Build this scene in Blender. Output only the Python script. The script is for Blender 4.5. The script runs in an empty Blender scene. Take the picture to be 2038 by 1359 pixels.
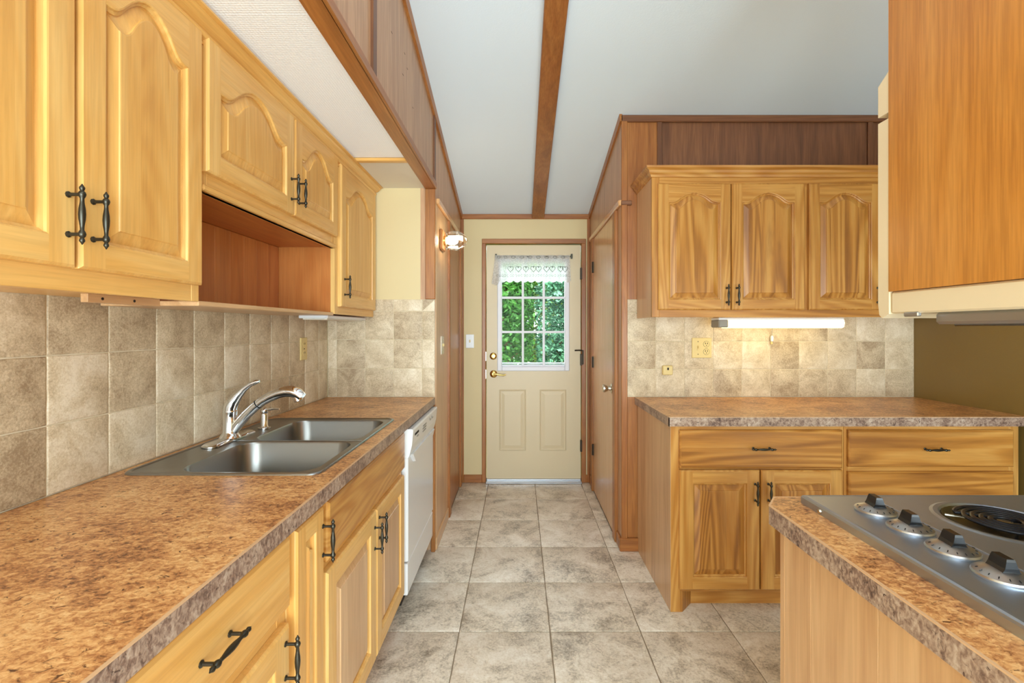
import bpy, bmesh, math, random
from mathutils import Vector, Matrix
random.seed(7)
PI = math.pi
scene = bpy.context.scene
COL = scene.collection

# ------------------------------------------------------------------ camera
EYE = 1.34                      # eye height, metres; aisle runs along +Y, X to the right
FPX = 928.0                     # focal length in pixels of the 2038 px wide frame
cam_d = bpy.data.cameras.new('camera')
cam_d.sensor_fit = 'HORIZONTAL'
cam_d.sensor_width = 36.0
cam_d.lens = 36.0 * FPX / 2038.0
cam_d.shift_x = -(1033 - 1019) / 2038.0
cam_d.shift_y = (654 - 679.5) / 2038.0
cam_d.clip_start = 0.02
cam = bpy.data.objects.new('camera', cam_d)
COL.objects.link(cam)
cam.location = (0, 0, EYE)
cam.rotation_euler = (PI / 2, 0, 0)
scene.camera = cam

# ------------------------------------------------------------------ light
w = bpy.data.worlds.new('world')
scene.world = w
w.use_nodes = True
bg = w.node_tree.nodes['Background']
bg.inputs[0].default_value = (0.86, 0.94, 1.0, 1)
bg.inputs[1].default_value = 5.0

def lamp(name, kind, loc, rot, energy, color=(1, 1, 1), size=None, size_y=None, radius=None):
    d = bpy.data.lights.new(name, kind)
    d.energy = energy
    d.color = color
    if kind == 'AREA':
        d.shape = 'RECTANGLE'
        d.size = size
        d.size_y = size_y
    if kind == 'SUN':
        d.angle = radius
    if kind == 'POINT':
        d.shadow_soft_size = radius
    o = bpy.data.objects.new(name, d)
    COL.objects.link(o)
    o.location = loc
    o.rotation_euler = rot
    return o

lamp('sun', 'SUN', (0, 0, 8), (math.radians(38), 0, math.radians(-25)), 4.0, (1, 0.95, 0.85), radius=0.03)
# added fill lamp behind the camera, standing in for unseen windows
lamp('fill_area_rear', 'AREA', (0.6, -2.42, 1.15), (PI / 2, 0, 0), 222, (0.74, 0.91, 1.0), 3.3, 2.1)
# added overhead fill lamp out of view, not a fixture of the room
lamp('fill_area_overhead', 'AREA', (0.1, -0.9, 2.95), (math.radians(12), 0, 0), 16, (0.80, 0.93, 1.0), 1.2, 0.9)

vs = scene.view_settings
vs.view_transform = 'Standard'
vs.look = 'None'
vs.gamma = 1.0
vs.use_curve_mapping = False
vs.exposure = 0.30
scene.cycles.max_bounces = 10
scene.cycles.diffuse_bounces = 5
scene.cycles.transparent_max_bounces = 16
scene.cycles.sample_clamp_indirect = 6.0
scene.cycles.use_denoising = True

# ------------------------------------------------------------------ materials
def lin(r, g, b):
    f = lambda c: (c / 255) / 12.92 if c / 255 <= 0.04045 else ((c / 255 + 0.055) / 1.055) ** 2.4
    return (f(r), f(g), f(b), 1)

class NT:
    def __init__(self, name):
        self.m = bpy.data.materials.new(name)
        self.m.use_nodes = True
        self.t = self.m.node_tree
        self.b = self.t.nodes['Principled BSDF']
        self.out = self.t.nodes['Material Output']
    def n(self, typ, **kw):
        nd = self.t.nodes.new(typ)
        for k, v in kw.items():
            if k.startswith('i_'):
                nd.inputs[k[2:].replace('_', ' ')].default_value = v
            elif k.startswith('n_'):
                nd.inputs[int(k[2:])].default_value = v
            else:
                setattr(nd, k, v)
        return nd
    def l(self, a, b):
        self.t.links.new(a, b)
    def ramp(self, stops, fac):
        r = self.n('ShaderNodeValToRGB')
        e = r.color_ramp.elements
        while len(e) < len(stops):
            e.new(0.5)
        for i, (p, c) in enumerate(stops):
            e[i].position = p
            e[i].color = c
        self.l(fac, r.inputs[0])
        return r.outputs[0]
    def math(self, op, a, b=None, clamp=False):
        nd = self.n('ShaderNodeMath', operation=op, use_clamp=clamp)
        for i, v in enumerate((a, b)):
            if v is None: continue
            if isinstance(v, (int, float)): nd.inputs[i].default_value = v
            else: self.l(v, nd.inputs[i])
        return nd.outputs[0]
    def mix(self, fac, a, b, blend='MIX'):
        nd = self.n('ShaderNodeMix', data_type='RGBA', blend_type=blend)
        for i, v in ((0, fac), (6, a), (7, b)):
            if isinstance(v, (int, float)): nd.inputs[i].default_value = v
            elif isinstance(v, tuple): nd.inputs[i].default_value = v
            else: self.l(v, nd.inputs[i])
        return nd.outputs[2]
    def coords(self, scale=(1, 1, 1), rnd=20.0):
        tc = self.n('ShaderNodeTexCoord')
        oi = self.n('ShaderNodeObjectInfo')
        mp = self.n('ShaderNodeVectorMath', operation='SCALE')
        cb = self.n('ShaderNodeCombineXYZ')
        for i, k in enumerate((1.0, 1.7, 2.3)):
            self.l(self.math('MULTIPLY', oi.outputs['Random'], rnd * k), cb.inputs[i])
        sc = self.n('ShaderNodeVectorMath', operation='MULTIPLY')
        sc.inputs[1].default_value = scale
        self.l(tc.outputs['Object'], sc.inputs[0])
        ad = self.n('ShaderNodeVectorMath', operation='ADD')
        self.l(sc.outputs[0], ad.inputs[0])
        self.l(cb.outputs[0], ad.inputs[1])
        self.t.nodes.remove(mp)
        return ad.outputs[0], tc.outputs['Object'], oi.outputs['Random']
    def noise(self, vec, scale, detail=4, rough=0.55, dist=0.0):
        nd = self.n('ShaderNodeTexNoise')
        nd.inputs['Scale'].default_value = scale
        nd.inputs['Detail'].default_value = detail
        nd.inputs['Roughness'].default_value = rough
        nd.inputs['Distortion'].default_value = dist
        self.l(vec, nd.inputs['Vector'])
        return nd.outputs['Fac']
    def bump(self, h, strength=0.2, dist=0.002):
        b = self.n('ShaderNodeBump')
        b.inputs['Strength'].default_value = strength
        b.inputs['Distance'].default_value = dist
        self.l(h, b.inputs['Height'])
        self.l(b.outputs[0], self.b.inputs['Normal'])

def plain(name, col, rough=0.5, metal=0.0, coat=0.0, spec=0.5):
    k = NT(name)
    k.b.inputs['Base Color'].default_value = col
    k.b.inputs['Roughness'].default_value = rough
    k.b.inputs['Metallic'].default_value = metal
    k.b.inputs['Coat Weight'].default_value = coat
    k.b.inputs['Specular IOR Level'].default_value = spec
    return k.m

def wood(name, axis, light, mid, dark, streak=0.3, board=0.0, rough=0.35, boardvar=0.5, fine=0.25, wave=0.35, coat=0.15):
    k = NT(name)
    s = [9.0, 9.0, 9.0]
    ai = 'XYZ'.index(axis)
    s[ai] = 0.75
    vec, obj, rnd = k.coords(tuple(s))
    tone = k.math('MULTIPLY', rnd, 0.35)
    if board > 0:
        sep = k.n('ShaderNodeSeparateXYZ')
        k.l(obj, sep.inputs[0])
        others = [sep.outputs[i] for i in range(3) if i != ai]
        u = k.math('ADD', others[0], others[1])
        u = k.math('DIVIDE', k.math('ADD', u, k.math('MULTIPLY', rnd, 3.0)), board)
        fl = k.math('FLOOR', u)
        wn = k.n('ShaderNodeTexWhiteNoise', noise_dimensions='1D')
        k.l(fl, wn.inputs['W'])
        cb = k.n('ShaderNodeCombineXYZ')
        for i in range(3):
            k.l(k.math('MULTIPLY', wn.outputs['Value'], 13.0 + 5 * i), cb.inputs[i])
        ad = k.n('ShaderNodeVectorMath', operation='ADD')
        k.l(vec, ad.inputs[0]); k.l(cb.outputs[0], ad.inputs[1])
        vec = ad.outputs[0]
        tone = k.math('ADD', tone, k.math('MULTIPLY', wn.outputs['Value'], boardvar))
    broad = k.noise(vec, 1.9, 4, 0.6, 0.6)
    # ring bands
    ring = k.math('SINE', k.math('MULTIPLY', k.noise(vec, 0.62, 1.5, 0.4, 0.5), 85.0))
    ring = k.math('MULTIPLY', ring, wave * 0.16)
    f = k.math('ADD', k.math('ADD', k.math('MULTIPLY', broad, 0.75), k.math('MULTIPLY', tone, 0.42)), ring)
    f = k.math('SUBTRACT', f, 0.08, True)
    base = k.ramp([(0.12, light), (0.48, mid), (0.95, dark)], f)
    # heartwood streaks
    st = k.noise(vec, 0.85, 4, 0.62, 0.9)
    stf = k.ramp([(0.55, (0, 0, 0, 1)), (0.62, (1, 1, 1, 1))], st)
    base = k.mix(k.math('MULTIPLY', stf, streak), base, dark)
    # pores
    fs = [150.0] * 3
    fs[ai] = 6.0
    fv, _, _ = k.coords(tuple(fs))
    fn = k.noise(fv, 1.0, 2, 0.6)
    ff = k.ramp([(0.35, (0.62, 0.56, 0.5, 1)), (0.62, (1, 1, 1, 1))], fn)
    base = k.mix(fine, base, ff, 'MULTIPLY')
    k.l(base, k.b.inputs['Base Color'])
    k.b.inputs['Roughness'].default_value = rough
    k.b.inputs['Coat Weight'].default_value = coat
    k.b.inputs['Coat Roughness'].default_value = 0.25
    k.bump(fn, 0.08, 0.001)
    return k.m

AL, AM, AD = lin(240, 198, 124), lin(228, 174, 94), lin(192, 128, 56)      # honey alder
ald = {a: wood('alder_' + a, a, AL, AM, AD, 0.12, 0.0) for a in 'XYZ'}
aldp = {a: wood('alder_boards_' + a, a, AL, AM, AD, 0.15, 0.085, boardvar=0.35) for a in 'XYZ'}
HL, HM, HD = lin(212, 160, 86), lin(188, 128, 56), lin(120, 68, 26)        # knotty hickory
hic = {a: wood('hickory_' + a, a, HL, HM, HD, 0.22, 0.0, wave=0.8) for a in 'XYZ'}
hicp = {a: wood('hickory_boards_' + a, a, HL, HM, HD, 0.30, 0.075, boardvar=0.5, wave=1.1) for a in 'XYZ'}
PL, PM, PD = lin(228, 190, 144), lin(210, 168, 122), lin(178, 130, 86)      # pale side panels
pale = {a: wood('pale_panel_' + a, a, PL, PM, PD, 0.1, 0.11, boardvar=0.5, rough=0.3) for a in 'XYZ'}
LL, LM, LD = lin(212, 170, 132), lin(190, 146, 108), lin(150, 106, 74)         # lauan panelling
lau = {a: wood('lauan_' + a, a, LL, LM, LD, 0.25, 0.0, rough=0.42, fine=0.45) for a in 'XYZ'}
DL, DM, DD = lin(150, 100, 62), lin(124, 78, 48), lin(84, 50, 30)            # same lauan, shade above the cabinet put into the colour
shade_lau = {a: wood('shaded_lauan_' + a, a, DL, DM, DD, 0.35, 0.3, rough=0.45, fine=0.5) for a in 'XYZ'}
TL, TM, TD = lin(184, 122, 62), lin(158, 96, 44), lin(106, 62, 28)          # brown trim
trm = {a: wood('brown_trim_' + a, a, TL, TM, TD, 0.25, 0.0, rough=0.38, fine=0.5) for a in 'XYZ'}
RL, RM, RD = lin(206, 134, 68), lin(188, 110, 48), lin(144, 76, 30)         # reddish niche boards
red = {a: wood('reddish_board_' + a, a, RL, RM, RD, 0.25, 0.0, rough=0.4) for a in 'XYZ'}
OL, OM, OD = lin(218, 154, 76), lin(202, 134, 56), lin(166, 100, 38)         # orange oak veneer
oak = {a: wood('oak_veneer_' + a, a, OL, OM, OD, 0.2, 0.0, rough=0.28, fine=0.55, coat=0.3) for a in 'XYZ'}
BL, BM, BD = lin(226, 176, 122), lin(212, 158, 104), lin(184, 124, 76)      # tan flush door
tan = {a: wood('tan_birch_' + a, a, BL, BM, BD, 0.1, 0.0, rough=0.22, fine=0.3, coat=0.4) for a in 'XYZ'}

def stone_tile(name, c_light, c_mid, c_dark, scale, rough=0.5, bump=0.3, var=0.5, emb=40.0, bd=0.003, rp=(0.40, 0.60, 0.84), gw=0.55):
    k = NT(name)
    vec, obj, rnd = k.coords((1, 1, 1), 31.0)
    a = k.noise(vec, scale, 7, 0.66, 0.6)
    b = k.noise(vec, scale * 5.5, 6, 0.7, 1.6)
    g = k.noise(vec, scale * 22, 3, 0.7, 0.3)
    f = k.math('ADD', k.math('MULTIPLY', a, 0.75), k.math('MULTIPLY', b, 0.35))
    f = k.math('ADD', f, k.math('MULTIPLY', k.math('SUBTRACT', g, 0.5), gw))
    f = k.math('ADD', f, 0.07)
    f = k.math('ADD', f, k.math('MULTIPLY', k.math('SUBTRACT', rnd, 0.5), var * 0.42))
    c = k.ramp([(rp[0], c_light), (rp[1], c_mid), (rp[2], c_dark)], f)
    pit = k.ramp([(0.24, (0.55, 0.47, 0.38, 1)), (0.34, (1, 1, 1, 1))], b)
    c = k.mix(0.6, c, pit, 'MULTIPLY')
    k.l(c, k.b.inputs['Base Color'])
    k.b.inputs['Roughness'].default_value = rough
    h = k.math('ADD', k.noise(vec, emb, 4, 0.6, 0.8), k.math('MULTIPLY', a, 0.6))
    k.bump(h, bump, bd)
    return k.m

M_tile = stone_tile('travertine_tile', lin(236, 222, 198), lin(212, 193, 162), lin(164, 141, 112), 9.0, 0.5, 0.3, 0.5)
M_floor = stone_tile('slate_floor_tile', lin(248, 241, 229), lin(226, 214, 196), lin(140, 126, 108), 5.0, 0.34, 0.45, 0.06, 55.0, 0.004, (0.47, 0.62, 0.80), 0.34)
M_grout = plain('wall_grout', lin(222, 208, 180), 0.9)
M_fgrout = plain('floor_grout', lin(150, 134, 114), 0.9)

def laminate(name, cols, sc=1.0):
    k = NT(name)
    tc = k.n('ShaderNodeTexCoord')
    v = k.n('ShaderNodeVectorMath', operation='MULTIPLY'); v.inputs[1].default_value = (1.0, 1.35, 1.0)
    k.l(tc.outputs['Object'], v.inputs[0])
    a = k.noise(v.outputs[0], 14 * sc, 6, 0.7, 0.5)
    b = k.noise(v.outputs[0], 85 * sc, 4, 0.65, 0.6)
    c0 = k.noise(v.outputs[0], 4.0 * sc, 3, 0.5)
    f = k.math('ADD', k.math('MULTIPLY', a, 0.55), k.math('MULTIPLY', b, 0.75))
    f = k.math('ADD', f, k.math('MULTIPLY', k.math('SUBTRACT', c0, 0.5), 0.35))
    c = k.ramp([(0.44, cols[0]), (0.60, cols[1]), (0.72, cols[2]), (0.86, cols[3])], f)
    d = k.noise(v.outputs[0], 60 * sc, 3, 0.6, 1.0)
    c = k.mix(k.ramp([(0.60, (0, 0, 0, 1)), (0.70, (1, 1, 1, 1))], d), c, cols[3])
    k.l(c, k.b.inputs['Base Color'])
    k.b.inputs['Roughness'].default_value = 0.33
    k.bump(b, 0.05, 0.001)
    return k.m

M_lam = laminate('brown_laminate', [lin(238, 196, 138), lin(216, 162, 104), lin(180, 122, 74), lin(98, 62, 40)])
M_edge = laminate('grey_brown_laminate_edge', [lin(196, 178, 162), lin(170, 146, 128), lin(132, 106, 92), lin(78, 58, 52)])
M_line = plain('laminate_seam', lin(208, 170, 132), 0.4)

def painted(name, col, rough=0.6, bump=0.05, sc=60):
    k = NT(name)
    vec, obj, r = k.coords((1, 1, 1), 5)
    n = k.noise(vec, sc, 3, 0.6)
    c = k.mix(k.noise(vec, 1.2, 2, 0.5), tuple(x * 0.96 for x in col[:3]) + (1,), col)
    k.l(c, k.b.inputs['Base Color'])
    k.b.inputs['Roughness'].default_value = rough
    k.bump(n, bump, 0.002)
    return k.m
M_cream = painted('cream_paint', lin(220, 201, 154), 0.55)
M_ceil = painted('ceiling_white', lin(228, 240, 250), 0.85, 0.25, 120)
M_olive = painted('olive_gloss_paint', lin(132, 108, 56), 0.28, 0.3, 150)
M_doorw = painted('door_cream_enamel', lin(220, 203, 168), 0.4, 0.02)
M_white = plain('white_enamel', lin(232, 234, 236), 0.25, coat=0.3)
M_whitef = plain('white_vinyl_frame', lin(232, 233, 240), 0.4)
M_soffit = painted('soffit_white', lin(232, 226, 212), 0.7)
M_almond = plain('almond_enamel', lin(232, 214, 180), 0.3, coat=0.3)
M_ivory = plain('ivory_plastic', lin(222, 198, 134), 0.35)
M_black = plain('black_plastic', lin(20, 21, 24), 0.25)
M_dark = plain('dark_gap', lin(34, 24, 18), 0.8)
M_bronze = plain('antique_bronze', lin(72, 70, 62), 0.34, 0.85)
M_hinge = plain('dark_hinge_metal', lin(58, 48, 38), 0.4, 0.8)
M_chrome = plain('chrome', (0.82, 0.83, 0.85, 1), 0.07, 1.0)
M_brass = plain('polished_brass', lin(214, 182, 110), 0.18, 1.0)
M_nickel = plain('satin_nickel', lin(206, 198, 180), 0.25, 1.0)
M_alu = plain('aluminium', lin(190, 192, 196), 0.35, 1.0)
M_grey = plain('grey_end_cap', lin(150, 146, 136), 0.5)
M_coil = plain('burner_coil_black', lin(40, 40, 44), 0.3, 0.6)
M_pan = plain('drip_pan_chrome', lin(120, 122, 126), 0.16, 1.0)

def brushed(name, col, axis, rough):
    k = NT(name)
    s = [60.0] * 3
    s['XYZ'.index(axis)] = 2.0
    v, o, r = k.coords(tuple(s), 3)
    n = k.noise(v, 1.0, 3, 0.6)
    k.b.inputs['Base Color'].default_value = col
    k.b.inputs['Metallic'].default_value = 1.0
    k.l(k.math('ADD', k.math('MULTIPLY', n, 0.05), rough - 0.025), k.b.inputs['Roughness'])
    return k.m
M_steel = brushed('brushed_steel_sink', lin(150, 151, 150), 'Y', 0.30)
M_steelc = brushed('brushed_steel_cooktop', lin(184, 196, 212), 'Y', 0.38)

def emit(name, col, strength, base=(0.8, 0.8, 0.8, 1)):
    k = NT(name)
    k.b.inputs['Base Color'].default_value = base
    k.b.inputs['Emission Color'].default_value = col
    k.b.inputs['Emission Strength'].default_value = strength
    return k.m
M_tube = emit('lit_diffuser', (1.0, 0.80, 0.34, 1), 3.4)
M_bulb = emit('lit_bulb', (1.0, 0.86, 0.62, 1), 25.0)

def diffuser_panel():
    k = NT('luminous_ceiling_acrylic')
    tc = k.n('ShaderNodeTexCoord')
    v = k.n('ShaderNodeVectorMath', operation='MULTIPLY'); v.inputs[1].default_value = (1, 1, 1)
    k.l(tc.outputs['Object'], v.inputs[0])
    vo = k.n('ShaderNodeTexVoronoi', feature='F1'); vo.inputs['Scale'].default_value = 110
    vo.inputs['Randomness'].default_value = 0.15
    k.l(v.outputs[0], vo.inputs['Vector'])
    k.bump(vo.outputs['Distance'], 0.5, 0.003)
    k.b.inputs['Base Color'].default_value = lin(232, 234, 234)
    k.b.inputs['Roughness'].default_value = 0.3
    k.b.inputs['Emission Color'].default_value = (0.93, 0.97, 1.0, 1)
    k.b.inputs['Emission Strength'].default_value = 0.13
    return k.m
M_lum = diffuser_panel()

def thin_glass(name, tint=(1, 1, 1, 1), gloss=0.06, rough=0.01, gior=1.1):
    k = NT(name)
    t = k.t
    t.nodes.remove(k.b)
    tr = k.n('ShaderNodeBsdfTransparent'); tr.inputs[0].default_value = tint
    gl = k.n('ShaderNodeBsdfGlossy'); gl.inputs['Roughness'].default_value = rough
    fr = k.n('ShaderNodeFresnel'); fr.inputs[0].default_value = gior
    mx = k.n('ShaderNodeMixShader')
    k.l(k.math('ADD', fr.outputs[0], gloss, True), mx.inputs[0])
    k.l(tr.outputs[0], mx.inputs[1]); k.l(gl.outputs[0], mx.inputs[2])
    k.l(mx.outputs[0], k.out.inputs[0])
    return k.m
M_glass = thin_glass('window_glass', (0.97, 0.99, 0.98, 1), 0.0)
M_crystal = thin_glass('cut_glass', (0.95, 0.94, 0.90, 1), 0.22, 0.03)

def lace_mat():
    k = NT('white_lace')
    t = k.t
    tc = k.n('ShaderNodeTexCoord')
    vo = k.n('ShaderNodeTexVoronoi', feature='F1'); vo.inputs['Scale'].default_value = 95
    k.l(tc.outputs['Object'], vo.inputs['Vector'])
    n = k.noise(tc.outputs['Object'], 22, 3, 0.6)
    h = k.math('ADD', vo.outputs['Distance'], k.math('MULTIPLY', n, 0.5))
    hole = k.ramp([(0.45, (0.0, 0.0, 0.0, 1)), (0.95, (0.30, 0.30, 0.30, 1))], h)
    di = k.n('ShaderNodeBsdfDiffuse'); di.inputs[0].default_value = lin(246, 246, 246)
    tl = k.n('ShaderNodeBsdfTranslucent'); tl.inputs[0].default_value = lin(246, 248, 248)
    m1 = k.n('ShaderNodeMixShader'); m1.inputs[0].default_value = 0.62
    k.l(di.outputs[0], m1.inputs[1]); k.l(tl.outputs[0], m1.inputs[2])
    tr = k.n('ShaderNodeBsdfTransparent')
    m2 = k.n('ShaderNodeMixShader')
    k.l(hole, m2.inputs[0]); k.l(m1.outputs[0], m2.inputs[1]); k.l(tr.outputs[0], m2.inputs[2])
    k.l(m2.outputs[0], k.out.inputs[0])
    t.nodes.remove(k.b)
    return k.m
M_lace = lace_mat()
M_thread = plain('grey_embroidery', lin(118, 120, 116), 0.8)

def leaf_mat(name, a, b):
    k = NT(name)
    t = k.t
    vec, o, r = k.coords((1, 1, 1), 9)
    n = k.math('ADD', k.math('MULTIPLY', k.noise(vec, 30.0, 2, 0.6), 0.7), k.math('MULTIPLY', k.noise(vec, 3.0, 2, 0.5), 0.4))
    c = k.ramp([(0.42, a), (0.68, b)], n)
    tl = k.n('ShaderNodeBsdfTranslucent')
    k.l(c, tl.inputs[0]); k.l(c, k.b.inputs['Base Color'])
    k.b.inputs['Roughness'].default_value = 0.45
    mx = k.n('ShaderNodeMixShader'); mx.inputs[0].default_value = 0.35
    k.l(k.b.outputs[0], mx.inputs[1]); k.l(tl.outputs[0], mx.inputs[2])
    k.l(mx.outputs[0], k.out.inputs[0])
    return k.m
M_leaf1 = leaf_mat('green_leaf', lin(14, 56, 20), lin(112, 178, 84))
M_leaf2 = leaf_mat('yellow_green_leaf', lin(28, 76, 14), lin(168, 204, 84))
M_leaf3 = leaf_mat('blue_green_leaf', lin(12, 60, 36), lin(136, 200, 160))
M_bark = stone_tile('bark', lin(150, 118, 88), lin(112, 82, 58), lin(60, 42, 30), 14, 0.9, 0.6)
M_ground = stone_tile('outdoor_ground', lin(170, 170, 130), lin(128, 140, 88), lin(84, 100, 56), 3, 0.95, 0.4)

# ------------------------------------------------------------------ mesh helpers
WL = {}
class MB:
    def __init__(self):
        self.v = []; self.f = []; self.mi = []
    def add(self, verts, faces, mi=0):
        o = len(self.v)
        self.v += [tuple(p) for p in verts]
        for f in faces:
            self.f.append(tuple(i + o for i in f)); self.mi.append(mi)
        return self
    def box(self, x0, x1, y0, y1, z0, z1, c=0.0, mi=0):
        if x0 > x1: x0, x1 = x1, x0
        if y0 > y1: y0, y1 = y1, y0
        if z0 > z1: z0, z1 = z1, z0
        lo, hi = (x0, y0, z0), (x1, y1, z1)
        c = min(c, 0.45 * min(x1 - x0, y1 - y0, z1 - z0))
        if c <= 0:
            vs = [(x0, y0, z0), (x1, y0, z0), (x1, y1, z0), (x0, y1, z0), (x0, y0, z1), (x1, y0, z1), (x1, y1, z1), (x0, y1, z1)]
            return self.add(vs, [(0, 3, 2, 1), (4, 5, 6, 7), (0, 1, 5, 4), (1, 2, 6, 5), (2, 3, 7, 6), (3, 0, 4, 7)], mi)
        vs = []; idx = {}
        for s in [(a, b, d) for a in (0, 1) for b in (0, 1) for d in (0, 1)]:
            for ax in range(3):
                p = []
                for q in range(3):
                    e = hi[q] if s[q] else lo[q]
                    p.append(e if q == ax else e + (-c if s[q] else c))
                idx[(s, ax)] = len(vs); vs.append(tuple(p))
        fs = []
        for ax in range(3):
            b1, b2 = [q for q in range(3) if q != ax]
            for side in (0, 1):
                r = []
                for (i, j) in ((0, 0), (1, 0), (1, 1), (0, 1)):
                    s = [0, 0, 0]; s[ax] = side; s[b1] = i; s[b2] = j
                    r.append(idx[(tuple(s), ax)])
                fs.append(tuple(r))
            for i in (0, 1):
                for j in (0, 1):
                    s0 = [0, 0, 0]; s0[b1] = i; s0[b2] = j
                    s1 = list(s0); s1[ax] = 1
                    s0 = tuple(s0); s1 = tuple(s1)
                    fs.append((idx[(s0, b1)], idx[(s1, b1)], idx[(s1, b2)], idx[(s0, b2)]))
        for s in [(a, b, d) for a in (0, 1) for b in (0, 1) for d in (0, 1)]:
            fs.append((idx[(s, 0)], idx[(s, 1)], idx[(s, 2)]))
        return self.add(vs, fs, mi)
    def loops(self, loops, mi=0, cap0=False, cap1=False, closed=True):
        n = len(loops[0]); vs = []
        for l in loops: vs += l
        fs = []
        for a in range(len(loops) - 1):
            for i in range(n if closed else n - 1):
                j = (i + 1) % n
                fs.append((a * n + i, a * n + j, (a + 1) * n + j, (a + 1) * n + i))
        if cap0: fs.append(tuple(range(n))[::-1])
        if cap1: fs.append(tuple((len(loops) - 1) * n + i for i in range(n)))
        return self.add(vs, fs, mi)
    def tube(self, pts, rad, seg=10, mi=0, cap=True, flat=1.0, closed=False):
        pts = [Vector(p) for p in pts]
        if isinstance(rad, (int, float)): rad = [rad] * len(pts)
        rings = []; up = None
        for i, p in enumerate(pts):
            if closed: t = pts[(i + 1) % len(pts)] - pts[i - 1]
            else: t = pts[min(i + 1, len(pts) - 1)] - pts[max(i - 1, 0)]
            t.normalize()
            if up is None:
                up = Vector((0, 0, 1)) if abs(t.z) < 0.9 else Vector((0, 1, 0))
            a = t.cross(up).normalized(); b = a.cross(t).normalized(); up = b
            rings.append([tuple(p + (a * math.cos(2 * PI * k / seg) + b * math.sin(2 * PI * k / seg) * flat) * rad[i]) for k in range(seg)])
        if closed: rings.append(rings[0])
        return self.loops(rings, mi, cap and not closed, cap and not closed)
    def lathe(self, prof, origin, axis=(0, 0, 1), seg=16, mi=0, cap=True):
        ax = Vector(axis).normalized(); o = Vector(origin)
        u = ax.orthogonal().normalized(); v = ax.cross(u)
        rings = [[tuple(o + ax * h + (u * math.cos(2 * PI * k / seg) + v * math.sin(2 * PI * k / seg)) * max(r, 1e-5)) for k in range(seg)] for h, r in prof]
        return self.loops(rings, mi, cap, cap)
    def prism(self, poly, fn, h0, h1, mi=0):
        return self.loops([[fn(a, b, h0) for a, b in poly], [fn(a, b, h1) for a, b in poly]], mi, True, True)
    def mesh(self, name, mats, origin, smooth=None):
        me = bpy.data.meshes.new(name)
        ox, oy, oz = origin
        me.from_pydata([(x - ox, y - oy, z - oz) for x, y, z in self.v], [], self.f)
        me.polygons.foreach_set('material_index', self.mi)
        bm = bmesh.new(); bm.from_mesh(me)
        bmesh.ops.remove_doubles(bm, verts=bm.verts, dist=1e-6)
        bmesh.ops.recalc_face_normals(bm, faces=bm.faces)
        bm.to_mesh(me); bm.free()
        for m in mats: me.materials.append(m)
        if smooth is not None:
            me.shade_smooth()
            me.set_sharp_from_angle(angle=math.radians(smooth))
        return me
    def build(self, name, mats, parent=None, smooth=None, origin=None, **props):
        if not isinstance(mats, (list, tuple)): mats = [mats]
        if origin is None:
            xs, ys, zs = zip(*self.v)
            origin = ((min(xs) + max(xs)) / 2, (min(ys) + max(ys)) / 2, min(zs))
        return place(self.mesh(name, mats, origin, smooth), name, origin, parent, **props)

def place(data, name, loc, parent=None, rot=None, **props):
    o = bpy.data.objects.new(name, data)
    COL.objects.link(o)
    p = Vector(loc)
    WL[o.name] = p
    if parent is not None:
        o.parent = parent
        o.location = p - WL[parent.name]
    else:
        o.location = p
    if rot is not None: o.rotation_euler = rot
    for k, v in props.items(): o[k] = v
    return o

def thing(name, loc, label, category, **props):
    return place(None, name, loc, None, label=label, category=category, **props)
def tag(o, label, category, group=None):
    o['label'] = label; o['category'] = category
    if group: o['group'] = group
    return o
def struct(name, loc=None, mb=None, mats=None, label=None, smooth=None):
    if mb is None: o = place(None, name, loc)
    else: o = mb.build(name, mats, smooth=smooth)
    o['kind'] = 'structure'
    if label: o['label'] = label
    return o

# left run faces +X : u = Y ; right run faces -Y : u = X
def LEFT(x0): return lambda u, v, w: (x0 + w, u, v)
def BACK(y0): return lambda u, v, w: (u, y0 - w, v)
def fbox(m, F, u0, u1, v0, v1, w0, w1, c=0, mi=0):
    a = F(u0, v0, w0); b = F(u1, v1, w1)
    return m.box(a[0], b[0], a[1], b[1], a[2], b[2], c, mi)

# ---- cabinet pull: turned bronze bar on two posts (local axis Z, outward +Y)
def handle_mesh():
    m = MB()
    half = [(0.0, .0062), (.010, .0056), (.022, .0038), (.030, .0034), (.034, .0055), (.038, .0066), (.042, .0055), (.045, .0030), (.048, .0044), (.051, .0048), (.054, .0028), (.058, .0008)]
    prof = [(-h, r) for h, r in half[:0:-1]] + half
    m.lathe(prof, (0, .027, 0), (0, 0, 1), 10)
    for s in (-1, 1):
        m.lathe([(0, .0062), (.002, .0062), (.004, .0034), (.027, .0034)], (0, 0, s * .038), (0, 1, 0), 8)
    return m.mesh('cabinet_pull', [M_bronze], (0, 0, 0), 50)
HND = handle_mesh()
def handle(parent, F, u, v, w, vertical=True):
    p = Vector(F(u, v, w))
    out = (Vector(F(u, v, w + 1)) - p)
    ax = Vector((0, 0, 1)) if vertical else (Vector(F(u + 1, v, w)) - p)
    R = Matrix((out.cross(ax), out, ax)).transposed()
    return place(HND, 'handle', p, parent, R.to_euler())

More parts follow.
